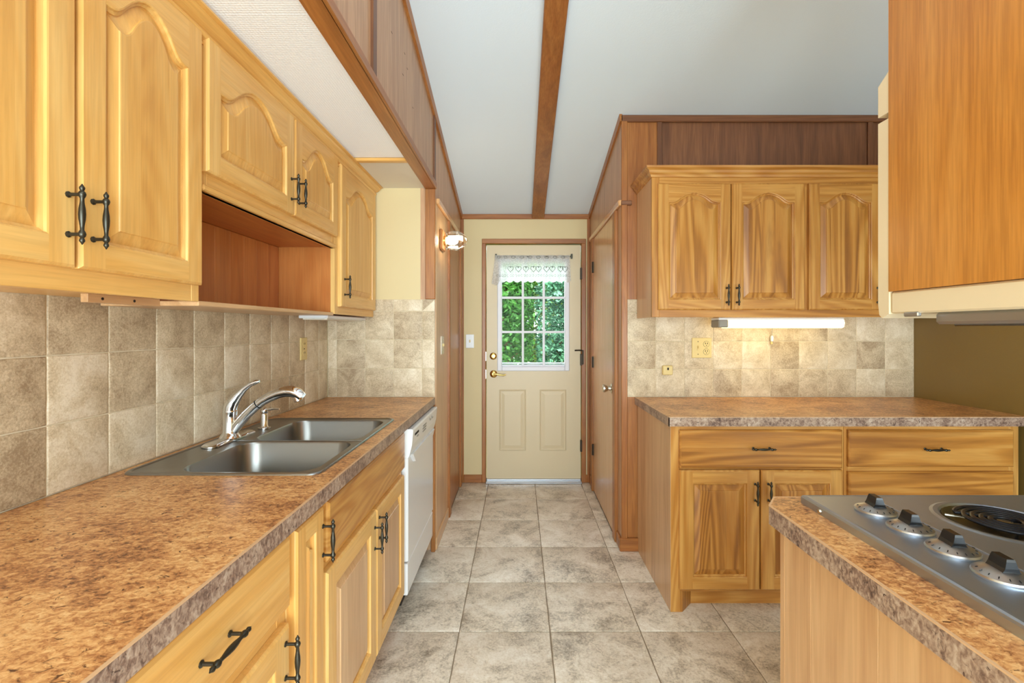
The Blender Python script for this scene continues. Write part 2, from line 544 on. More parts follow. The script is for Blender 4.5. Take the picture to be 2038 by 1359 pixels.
# ---- frame and raised panel door (cathedral arch when arch > 0)
NS = 22
def archf(s):
    t = min(1.0, abs(s) / 0.90)
    if t < .68: return 1 - .7 * (t / .68) ** 2
    return .3 * (1 - (t - .68) / .32) ** 2
def door(parent, F, u0, u1, v0, v1, fm, pm, ga, arch=0.0, st=.056, th=.020, hnd=None, top=None, label=None):
    """fm/pm: material dicts; ga: across axis letter ('X' or 'Y')"""
    top = st if top is None else top
    m = MB()
    a0, a1, b0, b1 = u0 + st, u1 - st, v0 + st, v1 - top - arch
    def loop(t, w):
        L0, L1, B0 = a0 + t, a1 - t, b0 + t
        pts = [F(L0, B0, w), F(L1, B0, w)]
        for i in range(NS + 1):
            s = 1 - 2 * i / NS
            pts.append(F((L0 + L1) / 2 + s * (L1 - L0) / 2, b1 - t + arch * archf(s), w))
        return pts
    c = .006
    wi = th
    # front faces
    q = lambda p, mi: m.add([F(*x) for x in p], [(0, 1, 2, 3)], mi)
    e = c
    q([(u0 + e, v0 + e, wi), (a0, v0 + e, wi), (a0, v1 - e, wi), (u0 + e, v1 - e, wi)], 0)
    q([(a1, v0 + e, wi), (u1 - e, v0 + e, wi), (u1 - e, v1 - e, wi), (a1, v1 - e, wi)], 0)
    q([(a0, v0 + e, wi), (a1, v0 + e, wi), (a1, b0, wi), (a0, b0, wi)], 1)
    for i in range(NS):
        s0 = -1 + 2 * i / NS; s1 = -1 + 2 * (i + 1) / NS
        x0 = (a0 + a1) / 2 + s0 * (a1 - a0) / 2; x1 = (a0 + a1) / 2 + s1 * (a1 - a0) / 2
        q([(x0, b1 + arch * archf(s0), wi), (x1, b1 + arch * archf(s1), wi), (x1, v1 - e, wi), (x0, v1 - e, wi)], 1)
    rect = lambda i, w: [F(u0 + i, v0 + i, w), F(u1 - i, v0 + i, w), F(u1 - i, v1 - i, w), F(u0 + i, v1 - i, w)]
    m.loops([rect(e, wi), rect(0.001, wi - .004), rect(0, wi - .006), rect(0, 0)], 0, False, True)
    # sticking
    m.loops([loop(0, wi), loop(.003, wi - .001), loop(.0045, wi - .006), loop(.010, wi - .009), loop(.010, .004)], 0)
    d = m.build('door', [fm['Z'], fm[ga]], parent)
    if label: d['label'] = label
    p = MB()
    p.loops([loop(.008, .005), loop(.008, wi - .013), loop(.013, wi - .013), loop(.036, wi - .004), loop(.0375, wi - .0015), loop(.040, wi - .001)], 0, True, True)
    p.build('panel', [pm['Z']], d)
    if hnd: handle(d, F, hnd[0], hnd[1], th, True)
    return d
def slab(parent, F, u0, u1, v0, v1, mat, th=.020, hnd=None, name='drawer_front'):
    m = MB()
    rect = lambda i, w: [F(u0 + i, v0 + i, w), F(u1 - i, v0 + i, w), F(u1 - i, v1 - i, w), F(u0 + i, v1 - i, w)]
    m.loops([rect(0, 0), rect(0, th - .008), rect(.003, th - .004), rect(.009, th), rect(.012, th)], 0, True, True)
    d = m.build(name, [mat], parent)
    if hnd: handle(d, F, hnd[0], hnd[1], th, False)
    return d

# ---- tile with slightly wavy edge
def tile_mesh(F, wu, hv, th, mat, amp=.0009, edge=.0035, key=0, nrm=''):
    rnd = random.Random(key)
    n = 5
    base = []
    for side in range(4):
        for i in range(n):
            t = i / n
            x, y = [(t, 0), (1, t), (1 - t, 1), (0, 1 - t)][side]
            base.append((x * wu, y * hv))
    jit = [(rnd.uniform(-amp, amp), rnd.uniform(-amp, amp)) for _ in base]
    def loop(inset, w):
        r = []
        for (x, y), (jx, jy) in zip(base, jit):
            r.append(F(min(max(x, inset), wu - inset) + jx - wu / 2, min(max(y, inset), hv - inset) + jy - hv / 2, w))
        return r
    m = MB()
    m.loops([loop(0, 0), loop(0, th - .0018), loop(edge * .4, th - .0005), loop(edge, th)], 0, False, True)
    return m.mesh('tile', [mat], (0, 0, 0), 50)
_tc = {}
def tile(parent, F, kind, u0, u1, v0, v1, th, mat, gap=.0032, amp=.0009):
    wu, hv = u1 - u0 - gap, v1 - v0 - gap
    if wu < .006 or hv < .006: return
    k = (kind, round(wu, 3), round(hv, 3), random.randrange(4), mat.name)
    if k not in _tc:
        z = F(0, 0, 0)
        G = lambda a, b, w: tuple(F(a, b, w)[i] - z[i] for i in range(3))
        _tc[k] = tile_mesh(G, wu, hv, th, mat, amp, key=k[3] + 17)
    return place(_tc[k], 'tile', F((u0 + u1) / 2, (v0 + v1) / 2, 0), parent)

# ------------------------------------------------------------------ the room
XL, XR = -1.158, 2.39          # kitchen side walls
HL_, HR = -.508, .620          # hall side walls
YB, YD, YF = 2.82, 4.07, -2.5  # kitchen back wall, entry door wall, wall behind the camera
def ceil_z(y): return 2.336 + .235 * (YD - y)
ZC = .927                      # counter height
TP = .1725                     # wall tile pitch

# floor
m = MB(); m.box(XL - .1, XR + .1, YF, YD + .1, -.08, -.004)
floor = struct('floor', mb=m, mats=M_fgrout)
m = MB(); m.box(XL, XR, YF, .464, -.004, 0)
m.build('rear_flooring', M_floor, floor)
FT = .4015
FL = lambda u, v, w: (u, v, w - .004)
for r in range(-4, 6):
    y0 = 2.064 + FT * r; y1 = min(y0 + FT, YD)
    for c in range(-3, 7):
        x0 = .137 + FT * c; x1 = x0 + FT
        a0, a1, b0, b1 = x0, x1, y0, y1
        if y0 > YB - .01:
            a0, a1 = max(a0, HL_ + .002), min(a1, HR - .002)
        else:
            a0, a1 = max(a0, XL + .02), min(a1, XR - .002)
            if y1 > YB and (a1 < HL_ or a0 > HR): b1 = YB
        if a1 - a0 < .02: continue
        tile(floor, FL, 'floor', a0, a1, b0, b1, .004, M_floor, .0045, .0012)

# ceiling (slopes down towards the entry door)
m = MB()
m.loops([[(XL - .1, y, ceil_z(y)), (XR + .1, y, ceil_z(y)), (XR + .1, y, ceil_z(y) + .1), (XL - .1, y, ceil_z(y) + .1)] for y in (YF, YD + .12)], 0, True, True)
struct('ceiling', mb=m, mats=M_ceil)
# ridge-to-door ceiling beam
def slope_box(m, x0, x1, y0, y1, drop0, drop1, c=.004):
    """a bar hung under the sloping ceiling between x0..x1"""
    def ring(y):
        z = ceil_z(y)
        return [(x0, y, z - drop0), (x0, y, z - drop1 + c), (x0 + c, y, z - drop1), (x1 - c, y, z - drop1), (x1, y, z - drop1 + c), (x1, y, z - drop0)]
    m.loops([ring(y0), ring(y1)], 0, True, True)
m = MB(); slope_box(m, .112, .218, YF, YD - .014, -.002, .040)
struct('trim_1', mb=m, mats=trm['Y'], label='brown ceiling batten running down the white ceiling to the entry door')

# wall behind the camera
m = MB(); m.box(XL - .1, XR + .1, YF - .1, YF, -.08, 4.1)
struct('wall_front', mb=m, mats=M_cream)

# left kitchen wall with tiles
m = MB(); m.box(XL - .1, XL - .008, YF, YB, 0, 2.30)
wl = struct('wall_left', mb=m, mats=M_cream)
m = MB(); m.box(XL - .008, XL - .003, .30, YB, ZC, 1.515); m.build('grout', M_grout, wl)
F = LEFT(XL - .0075)
ys = [1.1443 + TP * k for k in range(-5, 10)]
for i in range(len(ys) - 1):
    for r in range(3):
        tile(wl, F, 'left', ys[i], ys[i + 1], ZC + .001 + TP * r, ZC + .001 + TP * (r + 1), .0075, M_tile)
for r in range(3):
    tile(wl, F, 'left', ys[-1], YB - .001, ZC + .001 + TP * r, ZC + .001 + TP * (r + 1), .0075, M_tile)
# left return wall (faces the camera)
m = MB(); m.box(XL - .1, HL_ - .09, YB + .008, YB + .1, 0, 2.35)
wr = struct('wall_left_return', mb=m, mats=M_cream)
m = MB(); m.box(XL, HL_ - .002, YB + .003, YB + .008, ZC, 1.517); m.build('grout', M_grout, wr)
F = BACK(YB + .0075)
bx = HL_ - .078
cols = [XL, bx - 3 * TP, bx - 2 * TP, bx - TP, bx]
for i in range(4):
    for r in range(3):
        tile(wr, F, 'ret', cols[i], cols[i + 1], ZC + .001 + TP * r, ZC + .001 + TP * (r + 1), .0075, M_tile)
    tile(wr, F, 'ret', cols[i], cols[i + 1], ZC + .001 + 3 * TP, 1.517, .0075, M_tile)
for r in range(3):
    tile(wr, F, 'ret', bx, HL_ - .002, ZC + .001 + TP * r, ZC + .001 + TP * (r + 1), .0075, M_tile)
zb = ZC + 3 * TP
for poly in ([(bx + .002, zb + .004), (HL_ - .004, 1.516), (bx + .002, 1.516)], [(bx + .004, zb + .001), (HL_ - .002, zb + .001), (HL_ - .002, 1.513)]):
    m = MB(); m.prism(poly, lambda a, b, h: F(a, b, h), 0, .0073); m.build('tile', M_tile, wr)

# header between kitchen and hall, continuing as the hall's left wall
m = MB()
def yz_poly(m, x0, x1, poly, mi=0):
    m.loops([[(x0, y, z) for y, z in poly], [(x1, y, z) for y, z in poly]], mi, True, True)
yz_poly(m, HL_ - .045, HL_, [(YF, 2.20), (YB + .008, 2.20), (YB + .008, ceil_z(YB)), (YF, ceil_z(YF))])
hd = struct('wall_header', mb=m, mats=lau['Z'])
m = MB(); m.box(HL_ - .060, HL_ + .006, YF, YB + .0, 2.183, 2.20, .003); m.box(HL_ - .003, HL_ + .012, YF, YB, 2.183, 2.222, .004)
struct('trim_2', mb=m, mats=trm['Y'], label='brown board capping the bottom of the dropped header')
m = MB(); m.loops([[(HL_ - .002, y, ceil_z(y) - .045), (HL_ + .014, y, ceil_z(y) - .045), (HL_ + .018, y, ceil_z(y) - .006), (HL_ + .018, y, ceil_z(y) + .0), (HL_ - .002, y, ceil_z(y))] for y in (YF, YD)], 0, True, True)
struct('trim_3', mb=m, mats=trm['Y'], label='slim brown ceiling trim along the left header and hall wall')
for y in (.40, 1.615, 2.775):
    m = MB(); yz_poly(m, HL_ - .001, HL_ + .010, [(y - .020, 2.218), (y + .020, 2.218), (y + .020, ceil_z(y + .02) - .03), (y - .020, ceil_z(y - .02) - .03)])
    m.build('batten', shade_lau['Z'], hd)  # shadowed side of the batten put into its dark colour
for (y, z) in ((1.68, 2.62), (1.86, 2.52), (2.04, 2.45), (2.23, 2.395), (1.47, 2.66), (2.07, 2.56), (2.12, 2.52)):
    m = MB(); m.box(HL_, HL_ + .0006, y - .008, y + .008, z, z + .0022); m.build('staple_mark', M_dark, hd)
# luminous soffit over the left run
m = MB(); m.box(XL, HL_ - .045, 2.39, YB + .008, 2.192, 2.23); 
struct('ceiling_soffit', mb=m, mats=M_soffit)
m = MB(); m.box(XL, HL_ - .045, YF, 2.39, 2.24, 2.26); struct('ceiling_soffit_top', mb=m, mats=M_soffit)
lp = thing('ceiling_light', (-.72, 1.2, 2.2), 'long white textured luminous panel above the left upper cabinets', 'light panel')
for (y0, y1) in ((-1.0, .20), (.20, 1.28), (1.28, 2.352)):
    m = MB(); m.box(XL + .02, HL_ - .050, y0, y1 + .0005, 2.204, 2.210); m.build('diffuser', M_lum, lp)
m = MB(); m.box(-.88, HL_ - .058, 2.352, 2.385, 2.187, 2.204, .003)
struct('trim_4', mb=m, mats=ald['X'], label='light wood strip across the end of the luminous panel')

# hall left wall
m = MB(); m.box(HL_ - .09, HL_, YB + .008, YD + .1, 0, 2.20)
yz_poly(m, HL_ - .09, HL_, [(YB + .008, 2.20), (YD + .1, 2.20), (YD + .1, ceil_z(YD + .1)), (YB + .008, ceil_z(YB))])
whl = struct('wall_hall_left', mb=m, mats=lau['Z'])
m = MB(); m.box(HL_ - .057, HL_ + .002, YB - .012, YB + .006, 1.518, 2.183, .003)
struct('trim_5', mb=m, mats=trm['Z'], label='brown corner board above the tiled return wall')
m = MB(); m.box(HL_ - .020, HL_ + .004, YB - .026, YB - .002, 0, ZC - .045, .003)
struct('trim_6', mb=m, mats=trm['Z'], label='brown corner post beside the dishwasher')
m = MB(); m.box(HL_ - .002, HL_ + .012, YB - .002, 3.30, 0, .075, .004)
struct('baseboard_hall_left', mb=m, mats=pale['Y'])
m = MB(); m.box(HL_ - .004, HL_ + .0035, YB + .02, 3.30, .075, 2.10); m.build('wall_panel', pale['Z'], whl)  # window glare on the glossy panel put into its pale colour
m = MB(); m.box(HL_ - .002, HL_ + .020, 2.86, 4.00, 2.105, 2.140, .004); struct('trim_7', mb=m, mats=tan['Y'], label='pale head trim over the left hall door')
d3 = struct('door_3', loc=(HL_, 3.66, 0), label='brown flush door in the left hall wall')
m = MB(); m.box(HL_ - .004, HL_ + .005, 3.385, 3.93, .012, 2.10, .002); m.build('door_slab', trm['Z'], d3)
for (a, b) in ((3.30, 3.375), (3.94, 4.01)):
    m = MB(); m.box(HL_ - .002, HL_ + .020, a, b, 0, 2.105, .004); m.build('casing', trm['Z'], d3)
for z in (.28, 1.75):
    m = MB(); m.box(HL_ + .004, HL_ + .012, 3.372, 3.392, z, z + .09, .002); m.build('hinge', M_hinge, d3)
sw = thing('light_switch', (HL_ + .0035, 3.06, 1.17), 'pale switch plate on the left hall panel, seen edge-on', 'switch')
m = MB(); m.box(HL_ + .0035, HL_ + .008, 3.022, 3.096, 1.172, 1.292, .0015); m.build('plate', M_nickel, sw)
m = MB(); m.box(HL_ + .008, HL_ + .018, 3.055, 3.063, 1.224, 1.242, .001); m.build('toggle', M_ivory, sw)

# wall sconce
sc = thing('wall_sconce', (HL_ + .0035, 3.02, 1.83), 'lit cut-glass sconce on a wood backplate on the left hall wall', 'wall lamp')
m = MB(); m.box(HL_ + .003, HL_ + .022, 2.955, 3.085, 1.845, 1.975, .006); m.build('backplate', trm['Z'], sc)
m = MB(); m.lathe([(.022, .032), (.036, .032), (.04, .025)], (HL_, 3.02, 1.91), (1, 0, 0), 16); m.build('socket', M_brass, sc, 40)
m = MB(); m.lathe([(.040, .020), (.055, .026), (.085, .028), (.11, .016), (.115, .001)], (HL_, 3.02, 1.91), (1, 0, 0), 12); m.build('bulb', M_bulb, sc, 60)
m = MB(); m.lathe([(.030, .048), (.040, .058), (.075, .060), (.108, .064), (.140, .050), (.165, .028), (.172, .004)], (HL_, 3.02, 1.91), (1, 0, 0), 8, cap=False); m.build('glass_shade', M_crystal, sc)
lamp('sconce_light', 'POINT', (HL_ + .10, 3.02, 1.91), (0, 0, 0), 2.2, (1, .87, .68), radius=.03)

# hall right wall
m = MB(); m.box(HR, HR + .215, YB + .008, YD + .1, 0, 2.10)
yz_poly(m, HR, HR + .215, [(YB + .008, 2.10), (YD + .1, 2.10), (YD + .1, ceil_z(YD + .1)), (YB + .008, ceil_z(YB))])
whr = struct('wall_hall_right', mb=m, mats=lau['Z'])
m = MB(); m.loops([[(HR + .002, y, ceil_z(y) - .042), (HR - .012, y, ceil_z(y) - .042), (HR - .016, y, ceil_z(y)), (HR + .002, y, ceil_z(y))] for y in (YB - .012, YD)], 0, True, True)
struct('trim_8', mb=m, mats=trm['Y'], label='slim brown ceiling trim along the right hall wall')
m = MB(); m.box(HR - .020, HR + .002, YB - .004, 4.0, 2.085, 2.118, .004); struct('trim_9', mb=m, mats=tan['Y'], label='pale head trim over the right hall door')
d2 = struct('door_2', loc=(HR, 3.42, 0), label='glossy tan flush door in the right hall wall')
m = MB(); m.box(HR - .006, HR + .004, 3.005, 3.835, .012, 2.082, .002); m.build('door_slab', tan['Z'], d2)
for (a, b) in ((2.925, 2.998), (3.842, 3.915)):
    m = MB(); m.box(HR - .020, HR + .002, a, b, 0, 2.085, .004); m.build('casing', trm['Z'], d2)
for z in (.30, 1.02, 1.80):
    m = MB(); m.box(HR - .016, HR - .004, 3.826, 3.846, z, z + .09, .002); m.lathe([(0, .005), (.09, .005)], (HR - .016, 3.838, z), seg=8); m.build('hinge', M_hinge, d2)
m = MB(); m.lathe([(0, .032), (.004, .032), (.008, .016), (.024, .012), (.030, .020), (.045, .027), (.058, .024), (.062, .012), (.0625, .001)], (HR - .006, 3.09, .945), (-1, 0, 0), 18); m.build('door_knob', M_nickel, d2, 40)
m = MB(); m.box(HR - .012, HR + .002, 2.84, 2.922, 0, .075, .004); m.box(HR - .012, HR + .002, 3.918, YD - .012, 0, .075, .004)
struct('baseboard_hall_right', mb=m, mats=trm['Y'])

# kitchen back wall right of the hall
m = MB(); m.box(HR + .215, XR + .1, YB + .008, YB + .1, 0, ceil_z(YB) + .02)
wb = struct('wall_back_right', mb=m, mats=shade_lau['Z'])
tx0 = .652
m = MB(); m.box(tx0, XR, YB + .003, YB + .008, ZC, 1.517); m.build('grout', M_grout, wb)
F = BACK(YB + .0075)
xs = [tx0] + [.827 + TP * 1.006 * k for k in range(0, 10)]
xs[-1] = XR
for i in range(len(xs) - 1):
    for r in range(3):
        z0, z1 = (ZC + .001, 1.0955, 1.2635, 1.437)[r:r + 2]
        tile(wb, F, 'bk', xs[i], xs[i + 1], z0, z1, .0075, M_tile)
    tile(wb, F, 'bk', xs[i], xs[i + 1], 1.437, 1.517, .0075, M_tile)
zt = ceil_z(YB)
m = MB(); m.box(HR - .002, HR + .034, YB - .010, YB + .006, 0, zt - .035, .003); m.build('corner_trim', trm['Z'], wb)
for (a, b) in ((1.518, zt - .03), (0, ZC + .001)):
    m = MB(); m.box(HR + .030, HR + .2145, YB + .0035, YB + .0085, a, b); m.build('corner_panel', trm['Z'], wb)
m = MB(); m.box(HR - .006, XR, YB - .012, YB + .006, zt - .042, zt - .001, .004); m.build('top_trim', shade_lau['X'], wb)
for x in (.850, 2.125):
    m = MB(); m.box(x - .016, x + .016, YB - .006, YB + .006, 1.518, zt - .04, .003); m.build('batten', shade_lau['Z'], wb)
m = MB(); m.box(HR - .004, HR + .060, YB - .014, YB + .004, 2.085, 2.112, .003); m.build('cross_trim', shade_lau['X'], wb)
m = MB(); m.box(HR - .014, .722, YB - .020, YB + .004, 0, .078, .004)
struct('baseboard_back_right', mb=m, mats=trm['X'])

# right kitchen wall
m = MB(); m.box(XR, XR + .1, YF, YB + .1, 0, 3.9)
struct('wall_right', mb=m, mats=M_olive)

# ------------------------------------------------------------------ entry door wall
DX0, DX1, DZ0, DZ1 = -.283, .537, .030, 2.070
m = MB()
m.box(HL_ - .1, DX0 - .02, YD, YD + .12, 0, 2.40); m.box(DX1 + .02, HR + .1, YD, YD + .12, 0, 2.40)
m.box(DX0 - .02, DX1 + .02, YD, YD + .12, DZ1 + .02, 2.40)
wd = struct('wall_back', mb=m, mats=M_cream)
m = MB(); m.box(HL_, HR, YD - .014, YD + .002, 2.295, 2.338, .004); m.build('top_trim', trm['X'], wd)
for (a, b) in ((HL_, HL_ + .026), (HR - .026, HR)):
    m = MB(); m.box(a, b, YD - .012, YD + .002, 0, 2.296, .003); m.build('corner_trim', trm['Z'], wd)
m = MB(); m.box(HL_ + .026, DX0 - .040, YD - .012, YD, 0, .068, .003); m.box(DX1 + .040, HR - .026, YD - .012, YD, 0, .068, .003)
struct('baseboard_back', mb=m, mats=trm['X'])
d1 = struct('door_1', loc=((DX0 + DX1) / 2, YD, 0), label='cream entry door with nine-pane window and two raised panels')
for (a, b) in ((DX0 - .040, DX0 - .006), (DX1 + .006, DX1 + .046)):
    m = MB(); m.box(a, b, YD - .016, YD + .10, 0, DZ1 + .012, .004); m.build('casing', trm['Z'], d1)
m = MB(); m.box(DX0 - .040, DX1 + .046, YD - .016, YD + .10, DZ1 + .010, DZ1 + .052, .004); m.build('casing', trm['X'], d1)
WX0, WX1, WZ0, WZ1 = -.150, .400, 1.010, 1.912     # glazed opening
yd0, yd1 = YD + .006, YD + .048
m = MB()
fr = .04
m.box(DX0, WX0 - fr + .005, yd0, yd1, DZ0, DZ1); m.box(WX1 + fr - .005, DX1, yd0, yd1, DZ0, DZ1)
m.box(WX0 - fr + .005, WX1 + fr - .005, yd0, yd1, DZ0, WZ0 - fr + .005); m.box(WX0 - fr + .005, WX1 + fr - .005, yd0, yd1, WZ1 + fr - .005, DZ1)
m.build('door_slab', M_doorw, d1)
G = BACK(yd0)
for (a, b) in ((-.172, .060), (.180, .412)):
    m = MB()
    R_ = lambda i, w: [G(a + i, .275 + i, w), G(b - i, .275 + i, w), G(b - i, .808 - i, w), G(a + i, .808 - i, w)]
    m.loops([R_(0, -.001), R_(0, .002), R_(.006, .006), R_(.014, .0015), R_(.020, .0015), R_(.046, .007), R_(.048, .007)], 0, False, True)
    m.build('raised_panel', M_doorw, d1)
m = MB()
for (a, b, c_, d_) in ((WX0 - fr, WX0, WZ0 - fr, WZ1 + fr), (WX1, WX1 + fr, WZ0 - fr, WZ1 + fr), (WX0, WX1, WZ0 - fr, WZ0), (WX0, WX1, WZ1, WZ1 + fr)):
    m.box(a, b, yd0 - .012, yd1 + .012, c_, d_, .006)
m.box(WX0, WX1, yd0 + .012, yd1, WZ0, WZ0 + .014, .002); m.box(WX0, WX1, yd0 + .018, yd1, WZ0 + .020, WZ0 + .032, .002)
m.box(.07, .18, yd0 + .004, yd0 + .014, WZ0 + .012, WZ0 + .018, .001)
m.build('window_frame', M_whitef, d1)
cw = (WX1 - WX0) / 3; ch = (WZ1 - WZ0) / 3
for i in (1, 2):
    m = MB(); m.box(WX0 + cw * i - .010, WX0 + cw * i + .010, yd0 + .004, yd0 + .030, WZ0, WZ1, .004); m.build('muntin', M_whitef, d1)
    m = MB(); m.box(WX0, WX1, yd0 + .005, yd0 + .029, WZ0 + ch * i - .010, WZ0 + ch * i + .010, .004); m.build('muntin', M_whitef, d1)
for i in range(3):
    for j in range(3):
        m = MB(); m.box(WX0 + cw * i + .004, WX0 + cw * (i + 1) - .004, yd0 + .015, yd0 + .018, WZ0 + ch * j + .004, WZ0 + ch * (j + 1) - .004); m.build('pane', M_glass, d1)
m = MB(); m.lathe([(0, .030), (.006, .031), (.012, .024), (.013, .014), (.020, .013), (.0205, .001)], (-.225, yd0, 1.100), (0, -1, 0), 20); m.box(-.229, -.221, yd0 - .034, yd0 - .019, 1.085, 1.115, .002); m.build('deadbolt', M_brass, d1, 40)
m = MB(); m.lathe([(0, .032), (.006, .033), (.012, .026), (.014, .012), (.040, .011), (.0405, .001)], (-.222, yd0, .945), (0, -1, 0), 20)
m.tube([(-.222, yd0 - .036, .945), (-.195, yd0 - .040, .946), (-.165, yd0 - .040, .940), (-.135, yd0 - .036, .936), (-.115, yd0 - .034, .942)], [.011, .010, .008, .008, .006], 10); m.build('lever_handle', M_brass, d1, 45)
for z in (.27, 1.02, 1.77):
    m = MB(); m.box(DX1 - .004, DX1 + .012, YD - .020, YD + .01, z, z + .10, .002); m.build('hinge', M_hinge, d1)
m = MB(); m.tube([(.485, yd0 - .015, 1.150), (.52, yd0 - .020, 1.152), (.553, YD - .022, 1.150)], .006, 8); m.box(.547, .560, YD - .030, YD - .012, 1.03, 1.155, .002); m.build('door_guard', M_hinge, d1)
m = MB(); m.box(DX0 - .006, DX1 + .006, YD - .050, YD + .10, 0, .018, .004); m.box(DX0, DX1, YD - .010, YD + .05, .018, .030, .002); m.build('threshold', M_alu, d1)
for z in (.945, 1.10):
    m = MB(); m.box(DX0 - .008, DX0 - .002, YD - .017, YD + .01, z - .04, z + .04, .001); m.build('strike_plate', M_nickel, d1)
sw = thing('light_switch', (-.428, YD, 1.17), 'ivory toggle switch plate on the cream wall left of the entry door', 'switch')
m = MB(); m.box(-.463, -.393, YD - .008, YD, 1.172, 1.290, .002); m.build('plate', M_white, sw)
m = MB(); m.box(-.433, -.423, YD - .018, YD - .005, 1.220, 1.244, .002); m.build('toggle', M_ivory, sw)

# curtain rod and lace valance
rod = thing('curtain_rod', (.125, yd0, 1.955), 'thin bronze rod holding the lace valance on the entry door', 'curtain rod')
m = MB(); m.tube([(-.20, yd0 - .022, 1.968), (.458, yd0 - .022, 1.968)], .004, 8); m.build('rod', M_bronze, rod)
for x in (-.20, .458):
    m = MB(); m.box(x - .007, x + .007, yd0 - .028, yd0, 1.950, 1.990, .002); m.build('bracket', M_bronze, rod)
val = thing('valance', (.125, yd0, 1.72), 'white lace valance with a row of hearts on the entry door window', 'curtain')
VX0, VX1, VZ0, VZ1 = -.235, .450, 1.738, 1.978
def vsurf(s, t, off=0.0):
    f = .010 * math.sin(s * 52) + .006 * math.sin(s * 23 + 1)
    f *= (.35 + .65 * t)
    edge = max(0.0, 1 - s / .12) + max(0.0, (s - .90) / .10)
    x = VX0 + s * (VX1 - VX0) + (.028 * (1 - t) * (max(0, 1 - s / .2)) - .01 * (1 - t) * max(0, (s - .8) / .2))
    z = VZ1 + (VZ0 - VZ1) * t
    return (x, yd0 - .030 - f * .9 - off - .012 * edge * t, z)
NSX, NTZ = 110, 14
m = MB()
vv = []
for j in range(NTZ + 1):
    for i in range(NSX + 1):
        s = i / NSX; t = j / NTZ
        sc_ = .06 * abs(math.sin(s * PI * 11)) * t + (.10 * t if s < .09 else 0)
        vv.append(vsurf(s, t * (.93 + sc_)))
m.add(vv, [(j * (NSX + 1) + i, j * (NSX + 1) + i + 1, (j + 1) * (NSX + 1) + i + 1, (j + 1) * (NSX + 1) + i) for j in range(NTZ) for i in range(NSX)])
m.build('lace', M_lace, val, 80)
for s in (.235, .335, .430, .525, .590, .690, .765, .870, .93):
    pts = []
    for k in range(22):
        a = 2 * PI * k / 22
        hx = 16 * math.sin(a) ** 3 / 16; hy = (13 * math.cos(a) - 5 * math.cos(2 * a) - 2 * math.cos(3 * a) - math.cos(4 * a)) / 16
        pts.append(vsurf(s + hx * .036, .50 - hy * .115, .005))
    m = MB(); m.tube(pts, .0022, 5, closed=True)
    a = vsurf(s, .44, .005); m.tube([(a[0], a[1], a[2] + .012), (a[0], a[1], a[2] - .006)], .0016, 4)
    m.tube([(a[0] - .008, a[1], a[2] + .004), (a[0] + .008, a[1], a[2] + .004)], .0016, 4)
    m.build('heart', M_thread, val)
m = MB()
for k in range(26):
    s = .06 + .88 * k / 25
    pts = [vsurf(s + .010 * math.cos(a), .74 + .045 * math.sin(a), .005) for a in [2 * PI * q / 8 for q in range(8)]]
    m.tube(pts, .0011, 4, closed=True)
    if k % 3 == 0:
        pts = [vsurf(s + .026 * math.cos(a), .075 + .045 * math.sin(a), .005) for a in [2 * PI * q / 10 for q in range(10)]]
        m.tube(pts, .0016, 4, closed=True)
m.build('stitching', M_thread, val, kind='stuff')

# ------------------------------------------------------------------ left upper cabinets
XF = -.880                       # face frame front; doors stand 20 mm proud
F = LEFT(XF)
ZU0, ZU1 = 1.414, 2.165
def upper_body(root, y0, y1, z0, z1, mats, xf=XF):
    m = MB(); m.box(XL + .002, xf - .02, y0, y1, z0 + .008, z1, .001); m.build('body', mats, root)
def frame(root, F, u0, u1, v0, v1, st, rails, fm, ga, mids=()):
    m = MB()
    fbox(m, F, u0, u0 + st, v0, v1, -.02, 0, .0015, 0); fbox(m, F, u1 - st, u1, v0, v1, -.02, 0, .0015, 0)
    for (a, b) in rails: fbox(m, F, u0 + st, u1 - st, a, b, -.0198, -.0004, .001, 1)
    for (a, b, c, d) in mids: fbox(m, F, a, b, c, d, -.0199, -.0002, .001, 0)
    m.build('face_frame', [fm['Z'], fm[ga]], root)

c1 = thing('upper_cabinet', (-1.0, .91, ZU0), 'tall honey wood upper cabinet nearest the camera, two arched doors', 'cabinet', group='left upper cabinets')
upper_body(c1, .53, 1.282, ZU0, ZU1, ald['Z'])
frame(c1, F, .53, 1.282, ZU0, ZU1, .03, [(ZU0, ZU0 + .06), (2.12, ZU1)], ald, 'Y', [(.89, .94, ZU0 + .06, 2.12)])
door(c1, F, .548, .908, 1.458, 2.150, ald, aldp, 'Y', .075, .055, hnd=(.889, 1.558))
door(c1, F, .915, 1.270, 1.458, 2.150, ald, aldp, 'Y', .075, .055, hnd=(.941, 1.558))
c2 = thing('upper_cabinet', (-1.0, 1.74, 1.725), 'short honey wood upper cabinet with two arched doors over the open niche', 'cabinet', group='left upper cabinets')
upper_body(c2, 1.284, 2.221, 1.720, ZU1, red['Y'])
frame(c2, F, 1.284, 2.221, 1.722, ZU1, .03, [(1.722, 1.79), (2.12, ZU1)], ald, 'Y', [(1.76, 1.82, 1.79, 2.12)])
door(c2, F, 1.290, 1.786, 1.776, 2.152, ald, aldp, 'Y', .085, .055, hnd=(1.762, 1.868), top=.048)
door(c2, F, 1.795, 2.219, 1.776, 2.152, ald, aldp, 'Y', .085, .055, hnd=(1.822, 1.868), top=.048)
m = MB(); fbox(m, F, 1.284, 2.221, 1.722, 1.740, -.02, .012, .004); m.build('bottom_moulding', ald['Y'], c2)
for k in range(10):
    y0 = 1.284 + .0937 * k
    m = MB(); m.box(XL + .002, XL + .014, y0 + .0006, y0 + .0930, 1.418, 1.727, .001); m.build('back_board', red['Z'], c2)
m = MB(); m.box(XL + .002, XF - .004, 1.286, 2.221, 1.403, 1.417, .002); m.build('niche_shelf', pale['Y'], c2)
